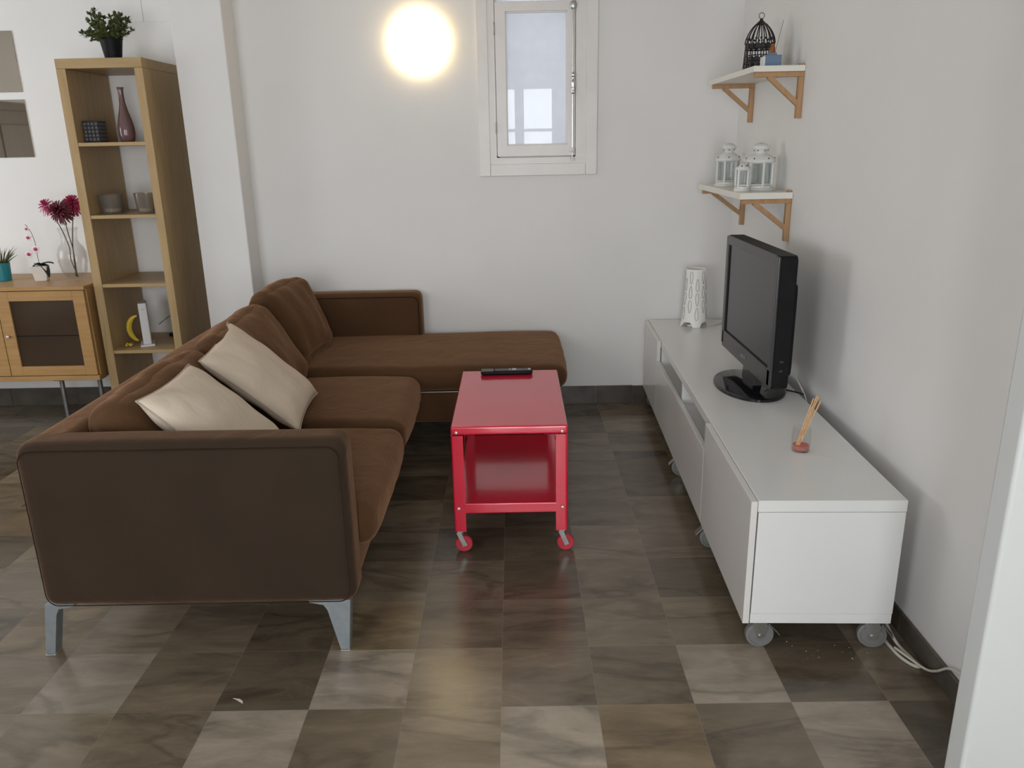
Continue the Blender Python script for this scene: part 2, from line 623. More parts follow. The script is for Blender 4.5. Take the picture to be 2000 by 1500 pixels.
def thing(name, label, cat, loc=(0, 0, 0), rz=0.0, group=None):
    o = bpy.data.objects.new(name, None)
    C.objects.link(o)
    o.empty_display_size = 0.1
    o.location = loc
    o.rotation_euler = (0, 0, rz)
    return tag(o, label, cat, group)


def struct(name, bm, m, parent=None, smooth=False):
    o = obj(name, bm, m, parent, smooth)
    if parent is None:
        o['kind'] = 'structure'
    return o


def copy_tree(o, parent=None):
    c = o.copy()
    C.objects.link(c)
    c.parent = parent
    for ch in [x for x in bpy.data.objects if x.parent == o]:
        copy_tree(ch, c)
    return c


# ================================================================== ROOM
WX = lambda y: 1.40 + 0.010 * y      # the right wall runs very slightly off square
YB = 2.968                            # wall behind the sofa
YL = 3.15                             # wall behind the bookcase
H = 2.85

# floor: one mesh, one quad per tile, tone per tile
tones = {'d': (0.098, 0.080, 0.058), 'm': (0.145, 0.119, 0.088), 'b': (0.180, 0.149, 0.112),
         'l': (0.245, 0.213, 0.178), 'L': (0.285, 0.250, 0.208), 'o': (0.160, 0.123, 0.080)}
known = {(-6, 0): 'm', (-5, 0): 'l', (-4, 0): 'm', (-3, 0): 'd', (-2, 0): 'l', (-1, 0): 'b', (0, 0): 'm', (1, 0): 'm', (2, 0): 'l', (3, 0): 'd', (4, 0): 'm',
         (-6, -1): 'b', (-5, -1): 'b', (-4, -1): 'm', (-3, -1): 'L', (-2, -1): 'm', (-1, -1): 'b', (0, -1): 'L', (1, -1): 'o', (2, -1): 'm', (3, -1): 'l', (4, -1): 'd',
         (-6, 1): 'o', (-5, 1): 'b', (-4, 1): 'm', (-3, 1): 'd', (-2, 1): 'o', (-1, 1): 'm', (0, 1): 'm', (1, 1): 'b', (2, 1): 'm', (3, 1): 'd',
         (-1, 2): 'm', (0, 2): 'd', (1, 2): 'm', (2, 2): 'd', (0, 3): 'd', (1, 3): 'b', (2, 3): 'm', (0, 4): 'd', (1, 4): 'm', (2, 4): 'm', (1, 5): 'm', (2, 5): 'd'}
rng = random.Random(7)
bm = BM()
lay = bm.loops.layers.float_color.new('tile_tone')
lay2 = bm.loops.layers.float_color.new('tile_seed')
ks = list(range(-17, 8))
rs = list(range(-12, 12))
vg = {}
for k in ks + [ks[-1] + 1]:
    for r in rs + [rs[-1] + 1]:
        vg[k, r] = bm.verts.new((k * .3, r * .3, 0))
for k in ks:
    for r in rs:
        f = bm.faces.new((vg[k, r], vg[k + 1, r], vg[k + 1, r + 1], vg[k, r + 1]))
        c = tones[known.get((k, r), rng.choice('dmmmbdo'))]
        j = rng.uniform(0.93, 1.07) * 1.12
        s = (rng.random(), rng.random(), rng.random(), 1)
        for l in f.loops:
            l[lay] = (c[0] * j, c[1] * j, c[2] * j, 1)
            l[lay2] = s
struct('floor', bm, floor_material())

bm = BM(); box(bm, -5.2, 2.2, -3.7, 3.4, H, H + 0.1)
struct('ceiling', bm, M['ceiling'])

# back wall with the small window recess (opening x -0.03..0.45, z 1.59..2.50)
WX0, WX1, WZ0, WZ1 = -0.030, 0.452, 1.590, 2.47
bm = BM()
box(bm, -1.60, WX0, YB, YB + 0.20, 0, H)
box(bm, WX1, 1.75, YB, YB + 0.20, 0, H)
box(bm, WX0, WX1, YB, YB + 0.20, 0, WZ0)
box(bm, WX0, WX1, YB, YB + 0.20, WZ1, H)
struct('wall_back', bm, M['wall'])
bm = BM(); box(bm, -5.2, -1.60, YL, YL + 0.02 + 0.1, 0, H)
struct('wall_alcove', bm, M['wall'])
bm = BM(); box(bm, -1.838, -1.545, 2.77, YL + 0.02, 0, H, 0.006, 2)
struct('wall_pillar', bm, M['wall'])
bm = BM()
prism(bm, [(WX(-3.7), -3.7), (WX(3.2), 3.2), (WX(3.2) + .25, 3.2), (WX(-3.7) + .25, -3.7)], 0, H, 'z')
struct('wall_right', bm, M['wall'])
bm = BM(); box(bm, 1.107, WX(-.5) + 0.02, -.525, -.455, 0, H, 0.010, 3)
struct('wall_near', bm, mat('near_wall_gloss_paint', (0.56, 0.575, 0.56), 0.4, 0.015, 2), smooth=True)

# rear wall (behind the camera) with glazed door and window
bm = BM()
DX0, DX1, DZ1 = -0.37, 0.72, 2.46
VX0, VX1, VZ0, VZ1 = -3.10, -1.50, 0.40, 2.40
YR = -3.45
for a in ((-5.2, VX0, 0, H), (VX1, DX0, 0, H), (DX1, 2.2, 0, H), (VX0, VX1, 0, VZ0), (VX0, VX1, VZ1, H), (DX0, DX1, DZ1, H)):
    box(bm, a[0], a[1], YR - .12, YR, a[2], a[3])
struct('wall_rear', bm, M['wall'])
bm = BM()
box(bm, -5.05, -4.95, -3.7, 0.6, 0, H)
box(bm, -5.05, -4.95, 2.4, 3.3, 0, H)
box(bm, -5.05, -4.95, 0.6, 2.4, 0, 0.8)
box(bm, -5.05, -4.95, 0.6, 2.4, 2.4, H)
struct('wall_left', bm, M['wall'])

# brown door added out of view, a dark reflection for the mirror tiles
bm = BM()
box(bm, -4.95, -4.93, -0.62, -0.54, 0, 2.16, .003); box(bm, -4.95, -4.93, 0.34, 0.42, 0, 2.16, .003); box(bm, -4.95, -4.93, -0.54, 0.34, 2.08, 2.16, .003)
box(bm, -4.95, -4.94, -0.54, 0.34, 0, 2.08)
for z0, z1 in ((.15, .95), (1.05, 1.95)):
    box(bm, -4.945, -4.932, -0.42, 0.22, z0, z1, .006)
d2 = struct('added_door', bm, wood('dark_door_wood', (0.10, 0.065, 0.035), (0.15, 0.10, 0.06), 'z'))
bm = BM(); cyl(bm, (-4.94, .28, 1.02), (-4.90, .28, 1.02), .008); cyl(bm, (-4.905, .28, 1.02), (-4.905, .16, 1.02), .008)
obj('door_handle', bm, M['zinc'], d2, smooth=True)

# rear glazed door
bm = BM()
xs = [(DX0, DX0 + .10), (0.11, 0.235), (DX1 - .10, DX1)]
for a, b in xs:
    box(bm, a, b, YR - .07, YR - .02, 0, DZ1)
for a, b in ((0, .35), (1.82, 1.86), (2.375, DZ1), (1.1, 1.14)):
    box(bm, DX0, DX1, YR - .068, YR - .022, a, b)
d1 = struct('door_1', bm, M['rearframe'])
bm = BM(); box(bm, DX0, DX1, YR - .048, YR - .044, .3, DZ1)
obj('pane', bm, M['pane'], d1)
bm = BM(); box(bm, 0.15, 0.17, YR - .02, YR + .03, 1.0, 1.02); box(bm, 0.15, 0.25, YR + .02, YR + .035, 1.0, 1.02, .004)
obj('door_handle', bm, M['zinc'], d1)
bm = BM()
for a in (VX0, (VX0 + VX1) / 2 - .05, VX1 - .10):
    box(bm, a, a + .10, YR - .07, YR - .02, VZ0, VZ1)
for a, b in ((VZ0, VZ0 + .1), (VZ1 - .1, VZ1), (1.45, 1.49)):
    box(bm, VX0, VX1, YR - .068, YR - .022, a, b)
w2 = struct('window_2', bm, M['rearframe'])
bm = BM(); box(bm, VX0, VX1, YR - .048, YR - .044, VZ0, VZ1)
obj('pane', bm, M['pane'], w2)
bm = BM()
for a in (0.6, 1.46, 2.32):
    box(bm, -5.03, -4.98, a, a + .08, 0.8, 2.4)
for a in (0.8, 2.32):
    box(bm, -5.028, -4.982, 0.6, 2.4, a, a + .08)
w3 = struct('window_3', bm, M['rearframe'])
bm = BM(); box(bm, -5.007, -5.003, .6, 2.4, 0.8, 2.4)
obj('pane', bm, M['pane'], w3)

# skirting of floor stone
bm = BM()
x = -1.50
rng = random.Random(3)
for a, b in ((-1.54, -0.93), (-0.928, -0.33), (-0.328, 0.268), (0.270, 0.590), (0.592, 0.836), (0.838, 1.425)):
    box(bm, a, b, YB - .012, YB, 0, 0.122 + rng.uniform(-.003, .003), 0.0015, 1)
struct('baseboard_back', bm, M['stonebase'])
bm = BM()
y = -0.45
while y < 2.9:
    y1 = min(y + .40, 2.95)
    box(bm, -0.012, 0, y, y1 - .002, 0, 0.082, 0.002, 1)
    y += .40
o = struct('baseboard_right', bm, M['stonebase'])
o.location = (1.40, 0, 0)
o.rotation_euler = (0, 0, -0.010)
bm = BM()
for a in range(8):
    box(bm, -4.94 + a * .38, -4.94 + a * .38 + .378, YL - .012, YL, 0, 0.122, 0.0015, 1)
struct('baseboard_left', bm, M['stonebase'])

# flush service hatch high in the alcove wall, above the bookcase
bm = BM()
box(bm, -2.42, -2.147, YL - .004, YL, 2.416, 2.80, 0.001, 1)
box(bm, -2.143, -1.87, YL - .004, YL, 2.416, 2.80, 0.001, 1)
struct('trim_1', bm, M['wall'])

# ---- small window in the back wall
bm = BM()
yf = YB - 0.018
box(bm, -0.135, -0.068, yf, YB, 1.482, 2.60, .004)
box(bm, 0.512, 0.580, yf, YB, 1.482, 2.60, .004)
box(bm, -0.068, 0.512, yf, YB, 1.482, 1.552, .004)
# inner step
box(bm, -0.072, -0.027, yf + .006, YB + .01, 1.55, 2.60, .003)
box(bm, 0.449, 0.515, yf + .006, YB + .01, 1.55, 2.60, .003)
box(bm, -0.03, 0.452, yf + .006, YB + .01, 1.55, 1.590, .003)
box(bm, -0.034, -0.014, YB + .012, YB + .024, 1.586, 2.47)  # backing strips added to keep sky light from leaking round the sash
box(bm, 0.438, 0.456, YB + .012, YB + .024, 1.586, 2.47)
box(bm, -0.03, 0.452, YB + .012, YB + .024, 1.586, 1.604)
win = struct('window_1', bm, M['winwhite'], smooth=True)
bm = BM()
ys0, ys1 = YB - .016, YB + .022
box(bm, -0.024, 0.038, ys0, ys1, 1.596, 2.455, .003)
box(bm, 0.398, 0.446, ys0, ys1, 1.596, 2.455, .003)
box(bm, 0.034, 0.402, ys0, ys1, 1.596, 1.662, .003)
box(bm, 0.034, 0.402, ys0, ys1, 2.405, 2.455, .003)
# glazing bead
box(bm, 0.036, 0.044, ys0 + .008, ys1, 1.66, 2.41, .002)
box(bm, 0.392, 0.400, ys0 + .008, ys1, 1.66, 2.41, .002)
box(bm, 0.036, 0.400, ys0 + .008, ys1, 1.660, 1.668, .002)
box(bm, 0.036, 0.400, ys0 + .008, ys1, 2.398, 2.406, .002)
sash = obj('sash', bm, M['winwhite'], win, smooth=True)
bm = BM(); box(bm, 0.040, 0.396, YB + .002, YB + .005, 1.664, 2.402)
obj('pane', bm, glass('window_pane_glass', (0.96, 0.98, 1.0), 0.01, 1.28), sash)
bm = BM(); box(bm, -0.028, 0.450, YB + .026, YB + .0265, 1.592, 2.468)
obj('blind', bm, M['curtain'], win)
for z in (2.315, 1.763):
    bm = BM(); cyl(bm, (-0.029, YB - .022, z - .026), (-0.029, YB - .022, z + .026), .005, seg=10)
    sph(bm, (-0.029, YB - .022, z + .029), .005, seg=8); sph(bm, (-0.029, YB - .022, z - .029), .005, seg=8)
    obj('hinge', bm, M['zinc'], win, smooth=True)
# espagnolette rod
bm = BM()
yr = YB - .030
cyl(bm, (0.4305, yr, 1.60), (0.4335, yr, 2.56), .0055, seg=14)
rod = obj('latch_rod', bm, M['chrome'], win, smooth=True)
bm = BM()
sph(bm, (0.4335, yr, 2.43), .020, (1, .5, 1.25), 16)
obj('upper_guide', bm, M['zinc'], rod, smooth='all')
bm = BM()
lathe(bm, [(0, .0), (.008, .002), (.012, .012), (.007, .022), (.010, .035), (.0145, .060), (.013, .078), (.006, .090), (.012, .098), (.014, .110), (.009, .122), (0, .125)], (0.433, yr - .012, 1.945), 20)
obj('latch_handle', bm, M['chrome'], rod, smooth='all')
bm = BM()
box(bm, 0.419, 0.447, YB - .026, YB - .016, 1.955, 1.985, .004)
box(bm, 0.421, 0.445, YB - .026, YB - .016, 2.03, 2.05, .004)
obj('handle_plate', bm, M['zinc'], rod, smooth=True)
bm = BM()
sph(bm, (0.4295, yr, 1.628), .0155, (1, .8, 1.1), 16)
box(bm, 0.415, 0.444, yr - .004, YB - .012, 1.578, 1.586, .002)
box(bm, 0.419, 0.440, yr - .006, YB - .012, 1.566, 1.576, .002)
cyl(bm, (0.4295, yr, 1.565), (0.4295, yr, 1.63), .005)
obj('lower_catch', bm, M['white'], rod, smooth=True)

# ---- round wall lamp
wl = thing('wall_lamp', 'round lit opal wall lamp glowing warm white left of the small window', 'lamp', (-0.470, YB, 2.252))
bm = BM()
vs = lathe(bm, [(0.10, 0.0), (0.150, 0.002), (0.150, 0.018), (0.10, 0.020)], seg=48)
xf(bm, bm.verts[:], Matrix.Rotation(R(90), 4, 'X'))
obj('rim', bm, M['white'], wl, smooth=True)
bm = BM()
prof = [(.150, .012)] + [(0.172 * math.cos(a), 0.030 + 0.045 * math.sin(a)) for a in [-PI / 2 * .4 + PI * .7 * i / 16 for i in range(16)]] + [(0, .075)]
lathe(bm, prof, seg=48)
xf(bm, bm.verts[:], Matrix.Rotation(R(90), 4, 'X'))
obj('opal_diffuser', bm, M['glow'], wl, smooth='all')

# ---- square mirror tiles on the alcove wall
for z0, z1, lab in ((2.033, 2.383, 'upper square mirror tile on the wall above the cabinet'),
                    (1.646, 1.990, 'lower square mirror tile on the wall above the cabinet')):
    bm = BM(); box(bm, -3.305, -2.955, YL - .006, YL, z0, z1, .001, 1)
    o = obj('mirror', bm, M['mirror'], None, world=True)
    tag(o, lab, 'mirror', 'mirror tiles on the left wall')

# ================================================================== SOFA
sofa = thing('sofa', 'dark brown corner sofa with a chaise along the back wall and grey metal legs', 'sofa', (-0.95, 1.6, 0))
A = dict(parent=sofa, world=True, smooth='all')


def rbox(x0, x1, y0, y1, z0, z1, r, bulge=(0, 0, 0), wr=0.003, n=18, seed=0, ws=5, **k):
    bm = BM()
    vs = puffy(bm, x1 - x0, y1 - y0, z1 - z0, r, bulge, n, wr, seed, ws, **k)
    xf(bm, vs, Matrix.Translation(((x0 + x1) / 2, (y0 + y1) / 2, (z0 + z1) / 2)))
    return bm


def rect_piping(bm, pts, r=.003):
    tube(bm, pts, r, 6, closed=True)


def rounded_rect(x0, x1, z0, z1, r, n=6):
    out = []
    for cx, cz, a0 in ((x1 - r, z1 - r, 0), (x0 + r, z1 - r, 90), (x0 + r, z0 + r, 180), (x1 - r, z0 + r, 270)):
        for i in range(n + 1):
            a = R(a0 + 90 * i / n)
            out.append((cx + r * math.cos(a), cz + r * math.sin(a)))
    return out


# near arm: front face x -1.54..-0.48
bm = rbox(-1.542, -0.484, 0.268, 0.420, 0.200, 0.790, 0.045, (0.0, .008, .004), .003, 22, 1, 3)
arm = obj('armrest', bm, M['brown_shaded'], **A)
bm = BM()
tube(bm, [(x, 0.2668, z) for x, z in rounded_rect(-1.522, -0.502, 0.215, 0.768, .04)], .0018, 6, closed=True)
obj('seam', bm, M['seam'], arm, smooth='all', world=True)
# far arm
bm = rbox(-1.50, -0.520, 2.800, 2.950, 0.200, 0.795, 0.045, (0.0, .006, .004), .003, 20, 2, 3)
arm2 = obj('armrest', bm, M['brown'], **A)
bm = BM()
tube(bm, [(x, 2.797, z) for x, z in rounded_rect(-1.48, -0.538, 0.30, 0.772, .04)], .0028, 6, closed=True)
obj('seam', bm, M['seam'], arm2, smooth='all', world=True)
# back frame
bm = rbox(-1.545, -1.395, 0.30, 2.93, 0.200, 0.785, 0.045, (.006, 0, .003), .004, 24, 3, 2.5)
obj('back_frame', bm, M['brown'], **A)
# base
bm = rbox(-1.45, -0.505, 0.33, 2.86, 0.205, 0.38, 0.02, wr=.002, n=12, seed=4)
obj('base', bm, M['brown'], **A)
bm = rbox(-1.0, 0.285, 2.055, 2.86, 0.205, 0.385, 0.02, wr=.002, n=12, seed=5)
ch = obj('chaise_base', bm, M['brown'], **A)
bm = BM()
tube(bm, [(-0.50, 2.045, .386), (0.27, 2.045, .386)], .0028, 6)  # thin pale line along the top of the chaise base
o = obj('pale_line', bm, M['zinc'], ch, world=True)
o['label'] = 'thin pale line'
# seat cushions
bm = rbox(-1.40, -0.435, 0.422, 1.245, 0.325, 0.490, 0.060, (.012, .0, .022), .007, 22, 6, 4, top_only=True, wstretch=(.5, 1.4, 1))
obj('seat_cushion', bm, M['brown'], **A)
bm = rbox(-1.40, -0.445, 1.250, 2.030, 0.325, 0.495, 0.060, (.012, .0, .022), .007, 22, 7, 4, top_only=True, wstretch=(.5, 1.4, 1))
obj('seat_cushion', bm, M['brown'], **A)
bm = rbox(-1.40, 0.345, 2.035, 2.935, 0.385, 0.520, 0.065, (.008, .006, .016), .006, 24, 8, 3.5, top_only=True, wstretch=(.5, 1.2, 1))
obj('chaise_cushion', bm, M['brown'], **A)


# loose back cushions
def back_cushion(cy, ly, lz, th, cx, cz, tilt, yaw, roll, seed, bul, wr=.015):
    bm = BM()
    vs = puffy(bm, th, ly, lz, min(.07, th * .45), (bul, .012, .020), 26, wr, seed, 4.5, wstretch=(1, 2.0, .7))
    mt = Matrix.Translation((cx, cy, cz)) @ Matrix.Rotation(yaw, 4, 'Z') @ Matrix.Rotation(-tilt, 4, 'Y') @ Matrix.Rotation(roll, 4, 'X')
    xf(bm, vs, mt)
    return obj('back_cushion', bm, M['brown'], **A)


back_cushion(0.845, 0.80, 0.43, 0.16, -1.235, 0.665, R(33), R(0), R(0), 11, .030)
back_cushion(1.655, 0.78, 0.46, 0.16, -1.200, 0.680, R(30), R(0), R(1), 12, .035)
back_cushion(2.360, 0.56, 0.44, 0.15, -1.205, 0.725, R(24), R(-8), R(0), 13, .040)


# metal blade legs
def sofa_leg(out, py):
    bm = BM()
    prism(bm, out, py, py + .045)
    bmesh.ops.bevel(bm, geom=bm.edges[:], offset=.0015, segments=1, affect='EDGES')
    lg = obj('leg', bm, M['legmetal'], sofa, world=True)
    x0, x1 = sorted((out[0][0], out[1][0]))
    bm = BM(); box(bm, x0, x1, py, py + .045, 0, .004)
    obj('glide', bm, M['white'], lg, world=True)


LEGL = [(-1.588, 0), (-1.556, 0), (-1.524, .160), (-1.512, .182), (-1.455, .190), (-1.455, .2), (-1.556, .2)]
LEGR = [(-.530, 0), (-.560, 0), (-.592, .160), (-.604, .182), (-.655, .190), (-.655, .2), (-.512, .2)]
sofa_leg(LEGL, 0.300)
sofa_leg(LEGR, 0.300)
sofa_leg(LEGL, 2.82)
sofa_leg([(x + .80, z) for x, z in LEGR], 2.82)
sofa_leg([(x + .80, z) for x, z in LEGR], 2.10)


# ---- cream throw pillows: four corner points
def pillow(c00, c10, c11, c01, th, label, seed):
    """corners: upper near, upper far, lower far, lower near"""
    P = [Vector(c) for c in (c00, c10, c11, c01)]
    mid = sum(P, Vector()) / 4
    P = [mid + (p - mid) * 1.05 for p in P]
    nrm = (P[1] - P[0]).cross(P[3] - P[0]).normalized()
    if nrm.x < 0:
        nrm = -nrm
    N = 34
    bm = BM()
    g = {}
    for s in (1, -1):
        for i in range(N + 1):
            for j in range(N + 1):
                u, v = i / N, j / N
                a, b = 2 * u - 1, 2 * v - 1
                # edges pulled in between pointed corners
                pin = 0.065
                uu = 0.5 + 0.5 * a * (1 - pin * (1 - b * b) * abs(a) ** 2)
                vv = 0.5 + 0.5 * b * (1 - pin * (1 - a * a) * abs(b) ** 2)
                base = P[0] * (1 - uu) * (1 - vv) + P[1] * uu * (1 - vv) + P[2] * uu * vv + P[3] * (1 - uu) * vv
                prof = max(0, (1 - a ** 2) * (1 - b ** 2)) ** 0.42
                q = base + nrm * (s * th / 2 * prof)
                k = min(1, 3 * max(0, (1 - a * a) * (1 - b * b)) ** .5)
                q += nrm * (noise.noise(Vector((u * 4 + seed, v * 4, s))) * .012 * k)
                # radial creases at corners
                q += nrm * (0.004 * s * math.sin(9 * (a - b) + seed) * abs(a * b) ** 1.5 * k)
                if s == -1 and (i in (0, N) or j in (0, N)):
                    g[s, i, j] = g[1, i, j]
                else:
                    g[s, i, j] = bm.verts.new(q)
        for i in range(N):
            for j in range(N):
                f = (g[s, i, j], g[s, i + 1, j], g[s, i + 1, j + 1], g[s, i, j + 1])
                bm.faces.new(f)
    edge = [g[1, i, 0].co.copy() for i in range(N)] + [g[1, N, j].co.copy() for j in range(N)] + \
           [g[1, i, N].co.copy() for i in range(N, 0, -1)] + [g[1, 0, j].co.copy() for j in range(N, 0, -1)]
    o = obj('throw_pillow', bm, M['cream'], None, smooth='all', world=True)
    tag(o, label, 'pillow', 'cream throw pillows on the sofa')
    bm = BM(); tube(bm, edge, .0035, 6, closed=True)
    obj('seam', bm, M['creamseam'], o, smooth='all', world=True)
    return o


pillow((-1.225, 1.075, .838), (-1.268, 1.545, .890), (-0.905, 1.575, .545), (-0.855, 1.060, .545), .15,
       'cream throw pillow farther from the near armrest, whole in view', 1.7)
pillow((-1.218, 0.500, .853), (-1.215, 0.930, .858), (-0.885, 0.955, .545), (-0.880, 0.475, .545), .15,
       'cream throw pillow tucked behind the near sofa armrest, lower part hidden', 5.2)

# ================================================================== RED TABLE
tb = thing('side_table', 'red enamelled metal coffee table on four small casters', 'table', (0.033, 1.37, 0))
TX0, TX1, TY0, TY1, TZ = -0.207, 0.272, 0.960, 1.785, 0.577
B = dict(parent=tb, world=True, smooth=True)


def tray(x0, x1, y0, y1, z0, z1, th=.004, bev=.010):
    bm = BM()
    box(bm, x0, x1, y0, y1, z1 - th * 1.5, z1, .002)
    box(bm, x0, x1, y0, y0 + th, z0, z1 - .001, .0015, 1)
    box(bm, x0, x1, y1 - th, y1, z0, z1 - .001, .0015, 1)
    box(bm, x0, x0 + th, y0, y1, z0, z1 - .001, .0015, 1)
    box(bm, x1 - th, x1, y0, y1, z0, z1 - .001, .0015, 1)
    return bm


bm = BM()
vs = box(bm, TX0, TX1, TY0, TY1, TZ - .038, TZ, .009, 3)
dl = [f for f in bm.faces if f.normal.z < -0.9]
bmesh.ops.recalc_face_normals(bm, faces=bm.faces[:])
low = min(bm.faces, key=lambda f: f.calc_center_median().z)
bmesh.ops.inset_region(bm, faces=[low], thickness=.006)
bmesh.ops.translate(bm, verts=low.verts[:], vec=(0, 0, .030))
obj('tabletop', bm, M['red'], **B)
bm = BM()
box(bm, TX0 + .012, TX1 - .012, TY0 + .006, TY1 - .006, .186, .232, .005, 3)
bmesh.ops.recalc_face_normals(bm, faces=bm.faces[:])
low = max((f for f in bm.faces if f.calc_area() > .2), key=lambda f: -f.calc_center_median().z)
bmesh.ops.inset_region(bm, faces=[low], thickness=.006)
bmesh.ops.translate(bm, verts=low.verts[:], vec=(0, 0, .036))
obj('lower_shelf', bm, M['red'], **B)


def l_leg(x, y, sx, sy):
    bm = BM()
    wv, th = .050, .005
    # angle profile: outer rounded corner at (x, y)
    r = .010
    poly = [(0 + r, 0), (wv, 0), (wv, th), (th + .004, th), (th, th + .004), (th, wv), (0, wv), (0, r), (r * .3, r * .3)]
    poly = [(x + sx * a, y + sy * b) for a, b in poly]
    vs = prism(bm, poly, .105, TZ - .040, 'z')
    o = obj('leg', bm, M['red'], parent=tb, world=True, smooth=True, angle=60)
    # rivets on the end face
    for z in (.212,):
        bm = BM()
        vs = sph(bm, (x + sx * .022, y - sy * .001, z), .0075, (1, .45, 1), 12)
        q = obj('rivet', bm, M['rivet'], o, world=True, smooth='all')
        q['label'] = 'pale round rivet'
    # caster
    cx, cy = x + sx * .022 + .008, y + sy * .030
    bm = BM()
    cyl(bm, (cx - .008, cy, .098), (cx - .008, cy, .112), .009)
    box(bm, cx - .020, cx + .004, cy - .015, cy + .015, .092, .098, .002)
    for s in (-1, 1):
        vs = box(bm, -.011, .011, s * .0135 - .0015, s * .0135 + .0015, -.010, .062, .001, 1)
        xf(bm, vs, Matrix.Translation((cx + .008, cy, .038)) @ Matrix.Rotation(R(-22), 4, 'Y'))
    cyl(bm, (cx + .006, cy - .017, .037), (cx + .006, cy + .017, .037), .005)
    cs = obj('caster', bm, M['zinc'], tb, world=True, smooth=True)
    bm = BM()
    vs = lathe(bm, [(0, -.010), (.016, -.010), (.018, -.011), (.034, -.011), (.037, -.007), (.037, .007), (.034, .011), (.018, .011), (.016, .010), (0, .010)], seg=32)
    xf(bm, vs, Matrix.Translation((cx + .006, cy, .037)) @ Matrix.Rotation(R(90), 4, 'X'))
    q = obj('wheel', bm, M['redwheel'], cs, world=True, smooth=True)
    q['label'] = 'small red rubber wheel'


for x, sx in ((TX0, 1), (TX1, -1)):
    l_leg(x, TY0, sx, 1)
    l_leg(x, TY1, sx, -1)
for x in (TX0 + .024, TX1 - .024):
    bm = BM(); sph(bm, (x, TY0 - .001, TZ - .026), .0075, (1, .45, 1), 12)
    q = obj('rivet', bm, M['rivet'], tb, world=True, smooth='all')

# remote control
rc = thing('remote_control', 'black remote control lying along the far edge of the red table', 'remote control', (0.018, 1.715, TZ), R(0.5))
bm = BM()
vs = puffy(bm, .252, .046, .022, .010, (.003, .0, .001), 12)
xf(bm, vs, Matrix.Translation((0, 0, .0115)))
obj('body', bm, M['black'], rc, smooth='all')
bm = BM()
vs = puffy(bm, .060, .042, .004, .002, (0, 0, .001), 6)
xf(bm, vs, Matrix.Translation((-.095, -.001, .0225)))
q = obj('end_panel', bm, M['midgrey'], rc, smooth='all')
bm = BM()
box(bm, -.058, .120, -.017, .017, .0215, .0240, .001, 1)
for i in range(10):
    for j in range(3):
        x = -.055 + i * .0168
        box(bm, x, x + .009, -.015 + j * .012, -.008 + j * .012, .0235, .0256, .001, 1)
obj('keypad', bm, M['midgrey'], rc)
bm = BM(); box(bm, .014, .020, -.014, .014, .024, .0262, .001, 1)
obj('white_key', bm, M['lightgrey'], rc)
bm = BM(); box(bm, .026, .048, -.014, .014, .024, .0262, .001, 1)
obj('selector_key', bm, M['lightgrey'], rc)
bm = BM(); box(bm, .106, .118, -.010, .010, .024, .0262, .001, 1)
obj('power_key', bm, M['lightgrey'], rc)

# ================================================================== TV BENCH
BA = -0.0345
tvb = thing('tv_bench', 'long low white TV bench on grey casters along the right wall', 'tv bench', (0.833, 0.250, 0), BA)
L_, W_ = 2.700, 0.470       # body length (y) and depth (x); local x 0 = back of the doors
Z0, Z1 = 0.115, 0.566
BO = dict(parent=tvb, smooth=True)
bm = BM(); box(bm, 0, W_, 0, L_, Z1 - .040, Z1, .0015, 1)
obj('top_panel', bm, M['white'], **BO)
bm = BM(); box(bm, 0.002, W_ - .002, 0.002, L_ - .002, Z0, Z0 + .036, .001, 1)
obj('bottom_panel', bm, M['white'], **BO)
for y in (0.001, L_ - .021):
    bm = BM(); box(bm, 0.003, W_ - .001, y, y + .020, Z0 + .037, Z1 - .0415, .001, 1)
    obj('end_panel', bm, M['white'], **BO)
for y in (0.74, 1.43, 2.135):
    bm = BM(); box(bm, 0.003, W_ - .02, y - .010, y + .010, Z0 + .036, Z1 - .040)
    dv = obj('divider', bm, M['whitein'], **BO)
    if y == 1.43:
        bm = BM()
        cyl(bm, (.05, y - .0115, .52), (.05, y - .009, .52), .004, seg=10)
        obj('peg_hole', bm, M['black'], dv)
bm = BM(); box(bm, W_ - .012, W_ - .002, 0.02, L_ - .02, Z0 + .036, Z1 - .040)
obj('back_panel', bm, M['whitein'], **BO)
bm = BM(); box(bm, 0.006, W_ - .02, 0.75, 2.125, 0.405, 0.423, .001, 1)
obj('inner_shelf', bm, M['whitein'], **BO)
for y0, y1, z1, nm in ((0.000, 0.742, Z1 - .003, 'door'), (0.747, 2.130, 0.446, 'flap_door'), (2.135, L_, Z1 - .003, 'door')):
    bm = BM(); box(bm, -0.0225, -0.0015, y0, y1, Z0, z1, .0012, 1)
    obj(nm, bm, M['doorgrey'], **BO)


